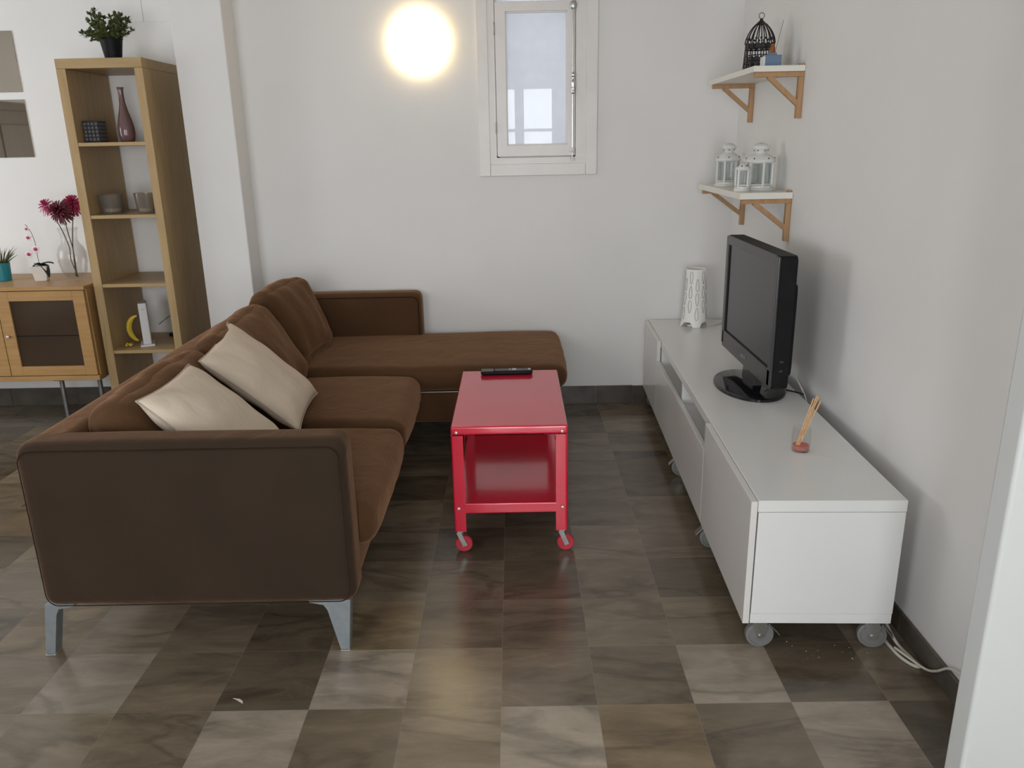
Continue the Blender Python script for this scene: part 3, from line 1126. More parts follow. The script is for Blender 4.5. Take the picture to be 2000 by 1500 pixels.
def bench_caster(x, y, rot, brake):
    bm = BM()
    box(bm, -.030, .030, -.022, .022, .108, .113, .001, 1)
    cyl(bm, (0, 0, .096), (0, 0, .109), .018)
    for s in (-1, 1):
        prism(bm, [(-.024, .100), (.024, .100), (.027, .070), (.014, .036), (-.004, .036), (-.018, .070)], s * .017 - .0012, s * .017 + .0012)
    cyl(bm, (.004, -.022, .048), (.004, .022, .048), .006, seg=12)
    box(bm, -.020, .022, -.018, .018, .094, .099, .001, 1)
    cs = obj('caster', bm, M['zinc'], tvb, smooth=True)
    cs.location = (x, y, 0)
    cs.rotation_euler = (0, 0, rot)
    bm = BM()
    vs = lathe(bm, [(0, -.012), (.012, -.013), (.020, -.009), (.036, -.009), (.038, -.012), (.0465, -.011), (.048, -.006), (.048, .006), (.0465, .011), (.038, .012), (.036, .009), (.020, .009), (.012, .013), (0, .012)], seg=40)
    xf(bm, vs, Matrix.Translation((.004, 0, .048)) @ Matrix.Rotation(R(90), 4, 'X'))
    obj('wheel', bm, M['wheel'], cs, smooth=True)
    if brake:
        bm = BM()
        vs = box(bm, -.004, .056, -.022, .010, -.002, .002, .001, 1)
        xf(bm, vs, Matrix.Translation((.030, -.006, .098)) @ Matrix.Rotation(R(48), 4, 'Y'))
        cyl(bm, (.026, -.016, .086), (.026, .016, .086), .004, seg=10)
        obj('brake_lever', bm, M['zinc'], cs, smooth=True)


bench_caster(.045, .045, R(0), True)
bench_caster(.425, .045, R(-12), True)
bench_caster(.030, .740, R(180), True)
bench_caster(.425, .740, R(20), False)
bench_caster(.032, 1.500, R(170), True)
bench_caster(.425, 1.500, R(40), False)
bench_caster(.045, 2.640, R(200), False)
bench_caster(.425, 2.640, R(0), False)

# ================================================================== TELEVISION
BT = Z1 + .0005
tv = thing('television', 'black flat screen television standing on the white bench', 'television', (1.13, 1.50, BT))
T = dict(parent=tv, world=True)
ty0, ty1, tz0, tz1 = 1.105, 1.905, 0.662, 1.222


def rr_poly(y0, y1, z0, z1, r, cham):
    p = []
    for cy, cz, a0 in ((y1 - r, z1 - r, 0), (y0 + r, z1 - r, 90)):
        for i in range(6):
            a = R(a0 + 90 * i / 5)
            p.append((cy + r * math.cos(a), cz + r * math.sin(a)))
    p += [(y0, z0 + cham), (y0 + .004, z0 + cham * .5), (y0 + cham * .8, z0), (y1 - cham * 1.5, z0 - .0), (y1 - .005, z0 + cham * .8), (y1, z0 + cham * 1.2)]
    return p


bm = BM()
prism(bm, rr_poly(ty0, ty1, tz0, tz1, .018, .02), 1.132, 1.200, 'x')
bmesh.ops.bevel(bm, geom=[e for e in bm.edges], offset=.003, segments=2, affect='EDGES')
obj('casing', bm, M['black'], smooth=True, **T)
# front bezel as a frame
bm = BM()
outer = rr_poly(ty0, ty1, tz0, tz1, .018, .02)
sy0, sy1, sz0, sz1 = ty0 + .045, ty1 - .045, tz0 + .085, tz1 - .045
box(bm, 1.122, 1.134, ty0 + .002, sy0, tz0 + .012, tz1 - .004, .004)
box(bm, 1.122, 1.134, sy1, ty1 - .002, tz0 + .016, tz1 - .004, .004)
box(bm, 1.122, 1.134, sy0 - .006, sy1 + .006, sz1, tz1 - .001, .004)
box(bm, 1.122, 1.134, ty0 + .010, ty1 - .020, tz0 + .001, sz0, .004)
bz = obj('bezel', bm, M['bezel'], smooth=True, **T)
bm = BM()
for i, (dy, wz) in enumerate(((-.03, .016), (-.012, .011), (.004, .016), (.018, .010), (.030, .016))):
    box(bm, 1.1205, 1.1222, 1.50 + dy, 1.50 + dy + .008, .697, .697 + wz)
q = obj('logo', bm, M['grey_mark'], bz, world=True)
q['label'] = 'small grey maker mark below the screen'
bm = BM(); box(bm, 1.127, 1.133, sy0 - .002, sy1 + .002, sz0 - .002, sz1 + .002)
obj('screen', bm, M['screen'], **T)
bm = BM(); box(bm, 1.1265, 1.1275, sy0 - .001, sy1 + .001, sz0 - .001, sz0 + .010); box(bm, 1.1225, 1.1275, sy1 - .020, sy1 + .001, sz0, sz1)
obj('screen_border', bm, M['black'], **T)
bm = rbox(1.195, 1.235, 1.16, 1.85, 0.70, 1.10, .02, wr=0, n=8)
obj('rear_housing', bm, M['black'], smooth='all', **T)
for z in (.74, .78):
    bm = BM(); box(bm, 1.158, 1.174, ty0 - .0015, ty0 + .001, z, z + .009, .0005, 1)
    obj('side_port', bm, M['bezel'], **T)
# neck and oval foot
bm = BM()
vs = lathe(bm, [(0, 0), (1, 0), (1.0, .010), (.96, .016), (.5, .024), (0, .026)], seg=56)
xf(bm, vs, Matrix.Translation((1.15, 1.475, BT)) @ Matrix.Diagonal((.155, .245, 1, 1)))
obj('foot', bm, M['gloss_black'], smooth=True, **T)
bm = BM()
prism(bm, [(1.40, BT + .018), (1.60, BT + .018), (1.575, .70), (1.425, .70)], 1.150, 1.190, 'x')
bmesh.ops.bevel(bm, geom=bm.edges[:], offset=.006, segments=2, affect='EDGES')
obj('neck', bm, M['gloss_black'], smooth=True, **T)

# cables behind the television
bm = BM()
tube(bm, spline([(1.242, 1.62, .66), (1.30, 1.56, .665), (1.345, 1.48, .635), (1.362, 1.40, .590), (1.372, 1.33, .53), (1.375, 1.28, .40)], 10), .0035, 8)
tag(obj('cable', bm, M['cable_w'], None, smooth='all', world=True), 'white cable looping down behind the television', 'cable')
bm = BM()
tube(bm, spline([(1.242, 1.50, .67), (1.27, 1.44, .595), (1.295, 1.40, .5725), (1.325, 1.36, .5725), (1.352, 1.32, .5725)], 10), .0035, 8)
tag(obj('cable', bm, M['black'], None, smooth='all', world=True), 'short black cable running over the bench behind the television', 'cable')

# ================================================================== TABLE LAMP
tl = thing('table_lamp', 'white cylindrical table lamp with cut-out loop pattern at the far end of the bench', 'lamp', (1.175, 2.765, Z1 + .0005))
bm = BM()
seg, rows = 72, 40
r0, r1, hh = .078, .060, .355
rfun = lambda t: r0 + (r1 - r0) * min(1, t * 1.15) ** 0.9
gr = {}
for i in range(seg):
    a = 2 * PI * i / seg
    # four splayed feet: the lower edge rises between them
    ph = (i % (seg // 4)) / (seg // 4)
    ph = abs(ph - .5) * 2
    edge = 0.030 * (1 - max(0, min(1, (ph - .40) / .25)))
    for j in range(rows + 1):
        t = j / rows
        z = edge + (hh - edge) * t
        r = rfun(z / hh) + (0.006 * (1 - z / .03) if z < .03 else 0)
        gr[i, j] = bm.verts.new((r * math.cos(a + R(45) + R(45)), r * math.sin(a + R(45) + R(45)), z))
for i in range(seg):
    for j in range(rows):
        bm.faces.new((gr[i, j], gr[(i + 1) % seg, j], gr[(i + 1) % seg, j + 1], gr[i, j + 1]))
sh = obj('shade', bm, M['lampwhite'], tl, smooth='all')
sh.modifiers.new('thickness', 'SOLIDIFY').thickness = .0018
bm = BM()
for q in range(10):
    a0 = 2 * PI * q / 10 + R(-90)
    for k in range(3):
        zc = .085 + k * .088 + (.044 if q % 2 else 0)
        if zc + .045 > hh:
            continue
        pts = []
        for s in range(20):
            t = 2 * PI * s / 20
            hw = .0098 * (1 + .35 * math.sin(t) * (1 if (k + q) % 2 else -1))
            x = hw * math.cos(t) / .070
            z = zc + .038 * math.sin(t)
            r = rfun(z / hh) + .0003
            pts.append((r * math.cos(a0 + x), r * math.sin(a0 + x), z))
        tube(bm, pts, .0014, 5, closed=True)
obj('slot_pattern', bm, M['grey_mark'], sh)
bm = BM()
lathe(bm, [(0, .0), (.045, 0), (.045, .012), (.015, .018), (.012, .07), (0, .07)], seg=24)
obj('socket', bm, M['white'], tl, smooth=True)
bm = BM(); sph(bm, (0, 0, .11), .028, (1, 1, 1.3))
obj('bulb', bm, M['potwhite'], tl, smooth='all')
bm = BM()
tube(bm, spline([(1.225, 2.745, Z1 + .004), (1.29, 2.75, Z1 + .004), (1.345, 2.79, Z1 + .004), (1.392, 2.86, Z1 + .004)], 8), .003, 8)
tag(obj('cable', bm, M['cable_w'], None, smooth='all', world=True), 'white lamp cable lying on the bench beside the table lamp', 'cable')

# ================================================================== REED DIFFUSER
rd = thing('reed_diffuser', 'small glass of pink scented oil with wooden reeds on the near end of the bench', 'diffuser', (1.112, 0.672, Z1 + .0005))
bm = BM()
lathe(bm, [(0, 0), (.031, 0), (.033, .004), (.034, .045), (.032, .090), (.0305, .0905), (.032, .045), (.0305, .006), (0, .006)], seg=32)
obj('glass_holder', bm, M['vglass'], rd, smooth='all')
bm = BM()
lathe(bm, [(0, .0065), (.0285, .0065), (.0295, .022), (0, .023)], seg=32)
obj('pink_oil', bm, M['pinkliq'], rd, smooth=True)
bm = BM()
for i, (dx, dy) in enumerate(((0, 0), (.006, .004), (-.005, .006), (.009, -.003), (.002, .010), (.012, .006))):
    bx_, by_ = -.018 + dx * .5, -.004 + dy * .6
    cyl(bm, (bx_, by_, .010), (bx_ + .066 + dx * 1.0, by_ + .020 + dy, .205 - i * .006), .0024, seg=8)
obj('reeds', bm, M['reed'], rd, smooth=True)

# ================================================================== WALL SHELVES


def wall_shelf(name, label, y0, y1, xf_, zt, th, ybr, drop):
    t = thing(name, label, 'shelf', (WX((y0 + y1) / 2), (y0 + y1) / 2, zt - th), group='white corner shelves on pine brackets')
    bm = BM()
    a, b = WX(y0) - .002, WX(y1) - .002
    poly = [(xf_, y0), (a, y0), (b, y1), (xf_ + .008, y1)]
    prism(bm, poly, zt - th, zt, 'z')
    bmesh.ops.bevel(bm, geom=bm.edges[:], offset=.001, segments=1, affect='EDGES')
    obj('board', bm, M['shelfwhite'], t, world=True)
    for yb in ybr:
        wx = WX(yb) - .002
        zb = zt - th - .0005
        bm = BM()
        hw = .012
        box(bm, xf_ + .012, wx - .0005, yb - hw, yb + hw, zb - .022, zb, .001, 1)
        box(bm, wx - .024, wx, yb - hw, yb + hw, zb - drop, zb - .0225, .001, 1)
        p0 = Vector((xf_ + .075, yb, zb - .018))
        p1 = Vector((wx - .012, yb, zb - drop + .058))
        d = (p1 - p0)
        vs = box(bm, -.011, .011, -hw * .9, hw * .9, 0, d.length)
        q = Vector((0, 0, 1)).rotation_difference(d.normalized())
        xf(bm, vs, Matrix.Translation(p0) @ q.to_matrix().to_4x4())
        obj('bracket', bm, M['pine'], t, world=True)
    return t


wall_shelf('wall_shelf', 'upper white shelf on two pine brackets holding the black lantern', 1.83, 2.72, 1.180, 1.992, .026, (1.852, 2.660), .205)
wall_shelf('wall_shelf', 'lower white shelf on two pine brackets holding the white lanterns', 1.86, 2.78, 1.162, 1.422, .030, (1.885, 2.700), .205)
for yy, zz, lab in ((1.845, 1.992, 'upper'), (1.878, 1.422, 'lower')):
    bm = BM(); box(bm, WX(yy) - .022, WX(yy) - .003, yy + .002, yy + .022, zz + .0003, zz + .010, .001, 1)
    tag(obj('wood_block', bm, M['pine'], None, world=True), f'little pine peg at the wall on the near corner of the {lab} shelf', 'wood peg')

# ---- black birdcage lantern
bc = thing('birdcage_lantern', 'black iron birdcage lantern with a ring on the upper shelf', 'lantern', (1.278, 2.10, 1.9925))
hb, rb = .112, .074
dome = lambda t: (rb * math.cos(t * PI / 2) ** .75 if t < 1 else 0, hb + .078 * (t ** .9))
bm = BM()
lathe(bm, [(0, 0), (rb + .003, 0), (rb + .003, .010), (rb, .012), (0, .012)], seg=32)
obj('base_plate', bm, M['black_iron'], bc, smooth=True)
bm = BM()
cage_r = lambda z: rb * (1 - .10 * (z / hb))
for i in range(16):
    a = 2 * PI * i / 16
    pts = [(cage_r(z) * math.cos(a), cage_r(z) * math.sin(a), z) for z in (.010, .04, .08, hb)]
    for k in range(1, 9):
        t = k / 8
        r = cage_r(hb) * (1 - t ** 1.9) ** .78 + .005
        pts.append((r * math.cos(a), r * math.sin(a), hb + .108 * t))
    tube(bm, pts, .0028, 6)
for z in (.040, .066, .098, .112):
    tube(bm, [(cage_r(z) * math.cos(2 * PI * i / 28), cage_r(z) * math.sin(2 * PI * i / 28), z) for i in range(28)], .0026, 6, closed=True)
obj('cage_bars', bm, M['black_iron'], bc, smooth=True)
# pierced metal bands
bm = BM()
nseg = 64
for zb0, zb1, rr in ((.010, .062, .9), (.094, .122, .9)):
    rows_ = 6
    vv = {}
    for i in range(nseg):
        for j in range(rows_ + 1):
            z = zb0 + (zb1 - zb0) * j / rows_
            r = cage_r(z) - .001
            if z > hb:
                r = cage_r(hb) * .985
            vv[i, j] = bm.verts.new((r * math.cos(2 * PI * i / nseg), r * math.sin(2 * PI * i / nseg), z))
    for i in range(nseg):
        for j in range(rows_):
            if (i % 4 == (1 if j % 4 == 1 else 3)) and j % 2 == 1:
                continue
            k = (i + 1) % nseg
            bm.faces.new((vv[i, j], vv[k, j], vv[k, j + 1], vv[i, j + 1]))
for i in range(16):
    a = 2 * PI * (i + .5) / 16
    r = cage_r(hb) * .86
    sph(bm, (r * math.cos(a), r * math.sin(a), hb + .030), .006, seg=8)
obj('pierced_bands', bm, M['black_iron'], bc, smooth=True)
bm = BM()
lathe(bm, [(.022, .206), (.019, .216), (.009, .224), (.007, .232), (0, .233)], seg=20)
obj('cap', bm, M['black_iron'], bc, smooth='all')
bm = BM()
tube(bm, [(.013 * math.cos(2 * PI * i / 24), 0, .246 + .013 * math.sin(2 * PI * i / 24)) for i in range(24)], .0016, 6, closed=True)
obj('ring', bm, M['black_iron'], bc, smooth='all')

# ---- blue scent bottle with a dark stick
sb = thing('scent_bottle', 'slate blue square scent bottle with amber neck and one stick on the upper shelf', 'scent bottle', (1.289, 1.93, 1.9925))
bm = BM()
box(bm, -.038, .038, -.028, .028, 0, .052, .002)
box(bm, -.018, .018, -.018, .018, .052, .062, .002)
obj('blue_body', bm, M['blue'], sb, smooth=True)
bm = BM()
lathe(bm, [(.012, .062), (.012, .085), (.009, .092), (.010, .100), (0, .100)], seg=20)
obj('amber_neck', bm, M['amber'], sb, smooth=True)
bm = BM(); cyl(bm, (.010, 0, .05), (.046, .012, .205), .0016, seg=8)
obj('stick', bm, M['grey_mark'], sb)
bm = BM(); box(bm, -.046, -.0385, -.029, .029, 0, .046, .001, 1)
obj('white_side', bm, M['white'], sb)


# ---- white tin lanterns
def white_lantern(name, label, loc, rz, s, sides=6, wide=.062, tall=.115, bulb=True):
    t = thing(name, label, 'lantern', loc, rz, 'white tin lanterns on the lower shelf')
    W = wide
    bm = BM()
    lathe(bm, [(0, 0), (W * 1.12, 0), (W * 1.15, .006), (W * 1.10, .012), (W * 1.02, .015), (W * 1.02, .024), (0, .024)], seg=sides * 6)
    obj('base', bm, M['lantern'], t, smooth=True)
    bm = BM()
    zt = .024 + tall
    for i in range(sides):
        a = 2 * PI * i / sides
        x, y = W * .96 * math.cos(a), W * .96 * math.sin(a)
        vs = box(bm, -.005, .005, -.005, .005, .022, zt + .004, .001, 1)
        xf(bm, vs, Matrix.Translation((x, y, 0)) @ Matrix.Rotation(a, 4, 'Z'))
        b = 2 * PI * (i + 1) / sides
        for z in (.030, zt):
            p0 = Vector((W * .95 * math.cos(a), W * .95 * math.sin(a), z))
            p1 = Vector((W * .95 * math.cos(b), W * .95 * math.sin(b), z))
            cyl(bm, p0, p1, .0045, seg=4)
    obj('frame', bm, M['lantern'], t, smooth=True)
    for i in range(sides):
        a = 2 * PI * (i + .5) / sides
        hw = W * .94 * math.sin(PI / sides)
        d = W * .94 * math.cos(PI / sides)
        bm = BM()
        vs = box(bm, d - .0008, d + .0008, -hw + .003, hw - .003, .032, zt - .002)
        xf(bm, vs, Matrix.Rotation(a, 4, 'Z'))
        obj('pane', bm, M['lpane'], t)
    bm = BM()
    if bulb:
        lathe(bm, [(W * 1.08, zt), (W * 1.16, zt + .005), (W * 1.10, zt + .012), (W * .95, zt + .026), (W * .62, zt + .038), (W * .40, zt + .046), (W * .42, zt + .052),
                   (W * .58, zt + .064), (W * .66, zt + .072), (W * .60, zt + .080), (W * .35, zt + .090), (W * .1, zt + .094), (0, zt + .095)], seg=36)
    else:
        lathe(bm, [(W * 1.05, zt), (W * 1.12, zt + .004), (W * .8, zt + .016), (W * .45, zt + .024), (W * .25, zt + .030), (0, zt + .031)], seg=30)
    cp = obj('roof', bm, M['lantern'], t, smooth='all')
    for i in range(6):
        a = 2 * PI * (i + .3) / 6
        for r, z in (((W * 1.03, zt + .020), (W * .50, zt + .058)) if bulb else ((W * .72, zt + .018),)):
            bm = BM(); sph(bm, (r * math.cos(a), r * math.sin(a), z), .0034, seg=8)
            obj('vent_hole', bm, M['lantern_hole'], cp, smooth='all')
    bm = BM()
    if bulb:
        pts = [(W * .62 * math.cos(u), 0, zt + .070 + .036 * math.sin(u)) for u in [PI * i / 12 for i in range(13)]]
        # handle hanging down to one side
        pts = [(p[0], -(p[2] - (zt + .070)) * .9 + 0, zt + .070 + (p[2] - (zt + .070)) * .35) for p in pts]
    else:
        pts = [(-.010, 0, zt + .028), (-.011, 0, zt + .045), (-.010, 0, zt + .068), (-.004, 0, zt + .078), (.004, 0, zt + .078), (.010, 0, zt + .068), (.011, 0, zt + .045), (.010, 0, zt + .028)]
    tube(bm, pts, .0012, 6)
    obj('wire_handle', bm, M['zinc'], t, smooth='all')
    # tealight inside
    bm = BM(); lathe(bm, [(0, .0245), (.018, .0245), (.019, .036), (0, .035)], seg=20)
    obj('tealight', bm, M['potwhite'], t, smooth=True)
    return t


LZ = 1.4225
white_lantern('lantern', 'white tin lantern at the left on the lower shelf, farthest from the right wall', (1.258, 2.48, LZ), R(0), 1, 6, .062, .112)
white_lantern('lantern', 'wide white tin lantern at the right on the lower shelf', (1.308, 2.06, LZ), R(30), 1, 6, .066, .112)
white_lantern('lantern', 'smallest white tin lantern with tall wire loop, in front on the lower shelf', (1.205, 2.00, LZ), R(45), 1, 4, .034, .080, False)

# ================================================================== BOOKCASE
bk = thing('bookcase', 'tall narrow birch bookcase with open cubes beside the white pillar', 'bookcase', (-2.2205, 2.90, 0))
BX0, BX1, BY0, BY1, BZ = -2.461, -1.980, 2.650, 3.138, 2.168
K = dict(parent=bk, world=True, smooth=True)
bm = BM(); box(bm, BX0, BX1, BY0, BY1, BZ - .052, BZ, .0012, 1)
obj('top_board', bm, M['birch_x'], **K)
for x0, x1 in ((BX0, BX0 + .052), (BX1 - .046, BX1)):
    bm = BM(); box(bm, x0, x1, BY0, BY1, 0, BZ - .053, .0012, 1)
    obj('side_board', bm, M['birch_z'], **K)
SH = [1.722, 1.315, 0.910, 0.500]
for z in SH:
    bm = BM(); box(bm, BX0 + .0525, BX1 - .0465, BY0 + .002, BY1 - .002, z - .020, z, .001, 1)
    obj('shelf_board', bm, M['birch_x'], **K)
bm = BM(); box(bm, BX0 + .0525, BX1 - .0465, BY0 + .001, BY1, 0, .095, .001, 1)
obj('bottom_board', bm, M['birch_x'], **K)

# ---- potted artificial plant on top
pp = thing('potted_plant', 'small leafy green plant in a black pot on top of the bookcase', 'plant', (-2.190, 2.78, BZ + .0005))
bm = BM()
lathe(bm, [(0, 0), (.042, 0), (.044, .004), (.060, .104), (.062, .106), (.062, .116), (.057, .116), (.055, .105), (0, .100)], seg=28)
obj('pot', bm, M['black'], pp, smooth=True)
bm = BM()
lf = BM()
rng = random.Random(21)


def leaf(bm, p, d, L, w):
    d = d.normalized()
    s = d.cross(Vector((rng.uniform(-.3, .3), rng.uniform(-.3, .3), 1))).normalized()
    n = s.cross(d)
    pr = [(0, .15), (.3, .9), (.6, 1), (.85, .6), (1, .05)]
    lf_, md, rt = [], [], []
    for t, ww in pr:
        c = p + d * (L * t) + n * (.15 * L * math.sin(t * PI) * -1)
        lf_.append(bm.verts.new(c + s * w * ww + n * .1 * w))
        md.append(bm.verts.new(c))
        rt.append(bm.verts.new(c - s * w * ww + n * .1 * w))
    for i in range(4):
        bm.faces.new((lf_[i], md[i], md[i + 1], lf_[i + 1]))
        bm.faces.new((md[i], rt[i], rt[i + 1], md[i + 1]))


for i in range(44):
    a = rng.uniform(0, 2 * PI)
    el = rng.uniform(.10, 1.45)
    ln = rng.uniform(.085, .125) * (1 + .15 * math.sin(el))
    dr = Vector((math.cos(a) * math.cos(el), math.sin(a) * math.cos(el), math.sin(el)))
    base = Vector((math.cos(a) * .03, math.sin(a) * .03, .100))
    pts = [base + dr * (ln * t) + Vector((0, 0, -.030 * t * t * (1 - math.sin(el)) + .02 * t)) for t in (0, .25, .5, .75, 1)]
    tube(bm, pts, .0012, 5)
    for k in range(1, 5):
        for sgn in range(6):
            dd = (pts[k] - pts[k - 1]).normalized()
            o_ = Vector((rng.uniform(-1, 1), rng.uniform(-1, 1), rng.uniform(-.5, 1)))
            leaf(lf, pts[k] - dd * rng.uniform(0, .015), dd * .7 + o_ * .8, rng.uniform(.018, .028), rng.uniform(.0075, .0105))
obj('stems', bm, M['stem'], pp, smooth='all')
obj('leaves', lf, M['leaf'], pp)

# ---- things in the bookcase
sz = SH[0] + .0005
bm = BM()
box(bm, -.046, .046, -.046, .046, 0, .120, .002, 1)
top = max(bm.faces, key=lambda f: f.calc_center_median().z)
bmesh.ops.inset_region(bm, faces=[top], thickness=.004)
bmesh.ops.translate(bm, verts=top.verts[:], vec=(0, 0, -.110))
o = obj('votive_holder', bm, M['darkglass'], None, loc=(-2.352, 2.76, sz))
tag(o, 'dark square patterned candle holder on the top shelf of the bookcase', 'candle holder')
bm = BM()
for i in range(4):
    for j in range(5):
        for k in range(4):
            a = k * PI / 2
            u = -.032 + i * .0213
            z = .018 + j * .021
            vs = box(bm, u - .006, u + .006, -.0475, -.0462, z - .006, z + .006)
            xf(bm, vs, Matrix.Rotation(a, 4, 'Z'))
obj('square_pattern', bm, M['midgrey'], o)

bm = BM()
prof = [(0, 0), (.036, 0), (.041, .012), (.046, .045), (.045, .085), (.036, .130), (.024, .175), (.0165, .215), (.0145, .255), (.0150, .285), (.0195, .300)]
prof += [(r - .0015, z) for r, z in reversed(prof[1:])][:-1] + [(0, .004)]
lathe(bm, prof, seg=36)
o = obj('bottle_vase', bm, M['pink_glass'], None, smooth='all', loc=(-2.178, 2.775, sz))
tag(o, 'mauve glass bottle vase on the top shelf of the bookcase', 'vase')

sz = SH[1] + .0005
for x, y, r, h, lab in ((-2.333, 2.78, .072, .112, 'wide grey glass tumbler on the left of the second bookcase shelf'),
                        (-2.125, 2.765, .060, .118, 'grey glass tumbler on the right of the second bookcase shelf, by the side board')):
    bm = BM()
    lathe(bm, [(0, 0), (r * .80, 0), (r * .84, .004), (r, h), (r - .003, h), (r * .84 - .003, .012), (0, .012)], seg=28)
    g_ = obj('glass_tumbler', bm, M['grey_glass'], None, smooth=True, loc=(x, y, sz))
    tag(g_, lab, 'glass', 'grey glass tumblers in the bookcase')
    bm = BM(); lathe(bm, [(0, .0125), (r * .62, .0125), (r * .66, .030), (0, .031)], seg=24)
    obj('candle', bm, M['potwhite'], g_, smooth=True)

sz = SH[3] + .0005
rt = thing('router', 'white upright internet router on the lowest visible shelf of the bookcase', 'router', (-2.258, 2.80, sz), R(23))
bm = BM(); box(bm, -.024, .024, -.060, .060, .012, .272, .005, 3)
rb_ = obj('body', bm, M['router'], rt, smooth=True)
bm = BM(); box(bm, -.042, .042, -.070, .064, 0, .012, .002)
obj('stand', bm, M['router'], rt, smooth=True)
bm = BM()
tube(bm, [(.006 * math.cos(R(a)), -.0605, .237 + .006 * math.sin(R(a))) for a in range(-200, 21, 20)], .0009, 5)
obj('power_symbol', bm, M['grey_mark'], rb_)
bn = thing('toy_banana', 'yellow banana leaning against the white router', 'banana', (-2.340, 2.80, sz))
bm = BM()
bp_ = []
for i in range(15):
    a = R(95 + 160 * i / 14)
    bp_.append((.045 + .068 * math.cos(a), 0, .103 + .082 * math.sin(a)))
rad = [.005, .008, .011, .014, .016, .0165, .017, .017, .017, .0165, .0155, .014, .0115, .008, .004]
tube(bm, bp_, rad, 7)
obj('peel', bm, M['banana'], bn, smooth=True)
bm = BM(); tube(bm, [(bp_[0][0], 0, bp_[0][2]), (bp_[0][0] + .012, 0, bp_[0][2] + .004)], .0045, 7)
sph(bm, bp_[-1], .005, seg=8)
obj('tip', bm, M['banana_tip'], bn, smooth='all')
bm = BM()
for i in range(7):
    sph(bm, (rng.uniform(-.022, .016), rng.uniform(-.012, .012), .010 + rng.uniform(0, .006)), .009, seg=8)
tag(obj('gold_trinket', bm, M['banana'], None, smooth='all', loc=(-2.345, 2.742, sz)), 'little yellow trinket under the banana on the bookcase shelf', 'ornament')
bm = BM()
vs = puffy(bm, .15, .045, .022, .008, n=6)
xf(bm, vs, Matrix.Translation((-2.135, 3.02, sz + .0115)))
tag(obj('power_adapter', bm, M['black'], None, smooth='all', world=True), 'flat black power adapter behind the router on the bookcase shelf', 'power adapter')
bm = BM()
tube(bm, spline([(-2.10, 3.02, sz + .028), (-2.09, 3.03, sz + .07), (-2.06, 3.05, sz + .085), (-2.035, 3.06, sz + .075)], 8), .003, 6)
tag(obj('cable', bm, M['black'], None, smooth='all', world=True), 'black cable arching from the adapter in the bookcase', 'cable')
bm = BM()
tube(bm, spline([(-2.232, 2.93, sz + .10), (-2.19, 3.03, sz + .135), (-2.13, 3.07, sz + .13), (-2.06, 3.08, sz + .09), (-2.04, 3.08, sz + .03), (-2.04, 3.0, sz + .005)], 8), .0028, 6)
tag(obj('cable', bm, M['grey_mark'], None, smooth='all', world=True), 'grey cable looping behind the white router', 'cable')

# ================================================================== CABINET
cb = thing('cabinet', 'beech display cabinet with smoked glass doors on grey tube legs', 'cabinet', (-3.4, 2.85, 0))
CX0, CX1, CY0, CY1, CZ0, CZ1 = -4.107, -2.487, 2.590, 3.135, 0.332, 0.912
D = dict(parent=cb, world=True, smooth=True)
bm = BM(); box(bm, CX0, CX1, CY0 - .005, CY1, CZ1 - .022, CZ1, .0015, 1)
obj('top_board', bm, M['beech_x'], **D)
bm = BM(); box(bm, CX0, CX1, CY0 + .0, CY1, CZ0, CZ0 + .030, .0015, 1)
obj('bottom_board', bm, M['beech_x'], **D)
for x in (CX0, CX1 - .018, -3.395):
    bm = BM(); box(bm, x, x + .018, CY0 + .022, CY1, CZ0 + .0305, CZ1 - .0225, .001, 1)
    obj('side_board' if x != -3.395 else 'centre_board', bm, M['beech_z'], **D)
bm = BM(); box(bm, CX0 + .02, CX1 - .02, CY1 - .012, CY1 - .002, CZ0 + .03, CZ1 - .022)
obj('back_board', bm, M['beech_z'], **D)
bm = BM(); box(bm, CX0 + .02, CX1 - .02, CY0 + .06, CY1 - .015, .605, .623)
obj('inner_shelf', bm, M['beech_x'], **D)
for i, (x0, x1) in enumerate(((-3.022, -2.494), (-3.560, -3.026), (-4.10, -3.565))):
    bm = BM()
    z0, z1 = CZ0 + .034, CZ1 - .026
    f = .072
    y0, y1 = CY0 - .002, CY0 + .020
    box(bm, x0, x0 + f, y0, y1, z0, z1, .0015, 1)
    box(bm, x1 - f, x1, y0, y1, z0, z1, .0015, 1)
    box(bm, x0 + f, x1 - f, y0, y1, z0, z0 + .058, .0015, 1)
    box(bm, x0 + f, x1 - f, y0, y1, z1 - .058, z1, .0015, 1)
    dr_ = obj('door', bm, M['beech_x'], **D)
    bm = BM(); box(bm, x0 + f - .004, x1 - f + .004, y0 + .010, y0 + .014, z0 + .054, z1 - .054)
    obj('pane', bm, M['smoke'], dr_, world=True)
    bm = BM(); box(bm, x0 + f, x1 - f, y0 + .009, y0 + .0105, .610, .616)
    obj('shelf_edge', bm, M['black'], dr_, world=True)
    kx = x0 + .036
    bm = BM()
    vs = lathe(bm, [(0, 0), (.005, 0), (.005, .010), (.011, .016), (.010, .022), (0, .025)], seg=16)
    xf(bm, vs, Matrix.Translation((kx, y0, .615)) @ Matrix.Rotation(R(90), 4, 'X'))
    obj('knob', bm, M['rivet'], dr_, smooth='all', world=True)
for x, y in ((-2.755, 2.640), (-2.530, 2.660), (-2.60, 3.08), (-4.03, 2.64), (-4.03, 3.08)):
    bm = BM()
    cyl(bm, (x, y, 0), (x, y, CZ0 - .006), .0135, seg=18)
    lg = obj('leg', bm, M['tube'], cb, world=True, smooth=True)
    bm = BM(); box(bm, x - .032, x + .032, y - .032, y + .032, CZ0 - .008, CZ0 - .0005, .002)
    obj('fixing_plate', bm, M['black'], lg, world=True)

cz = CZ1 + .0005
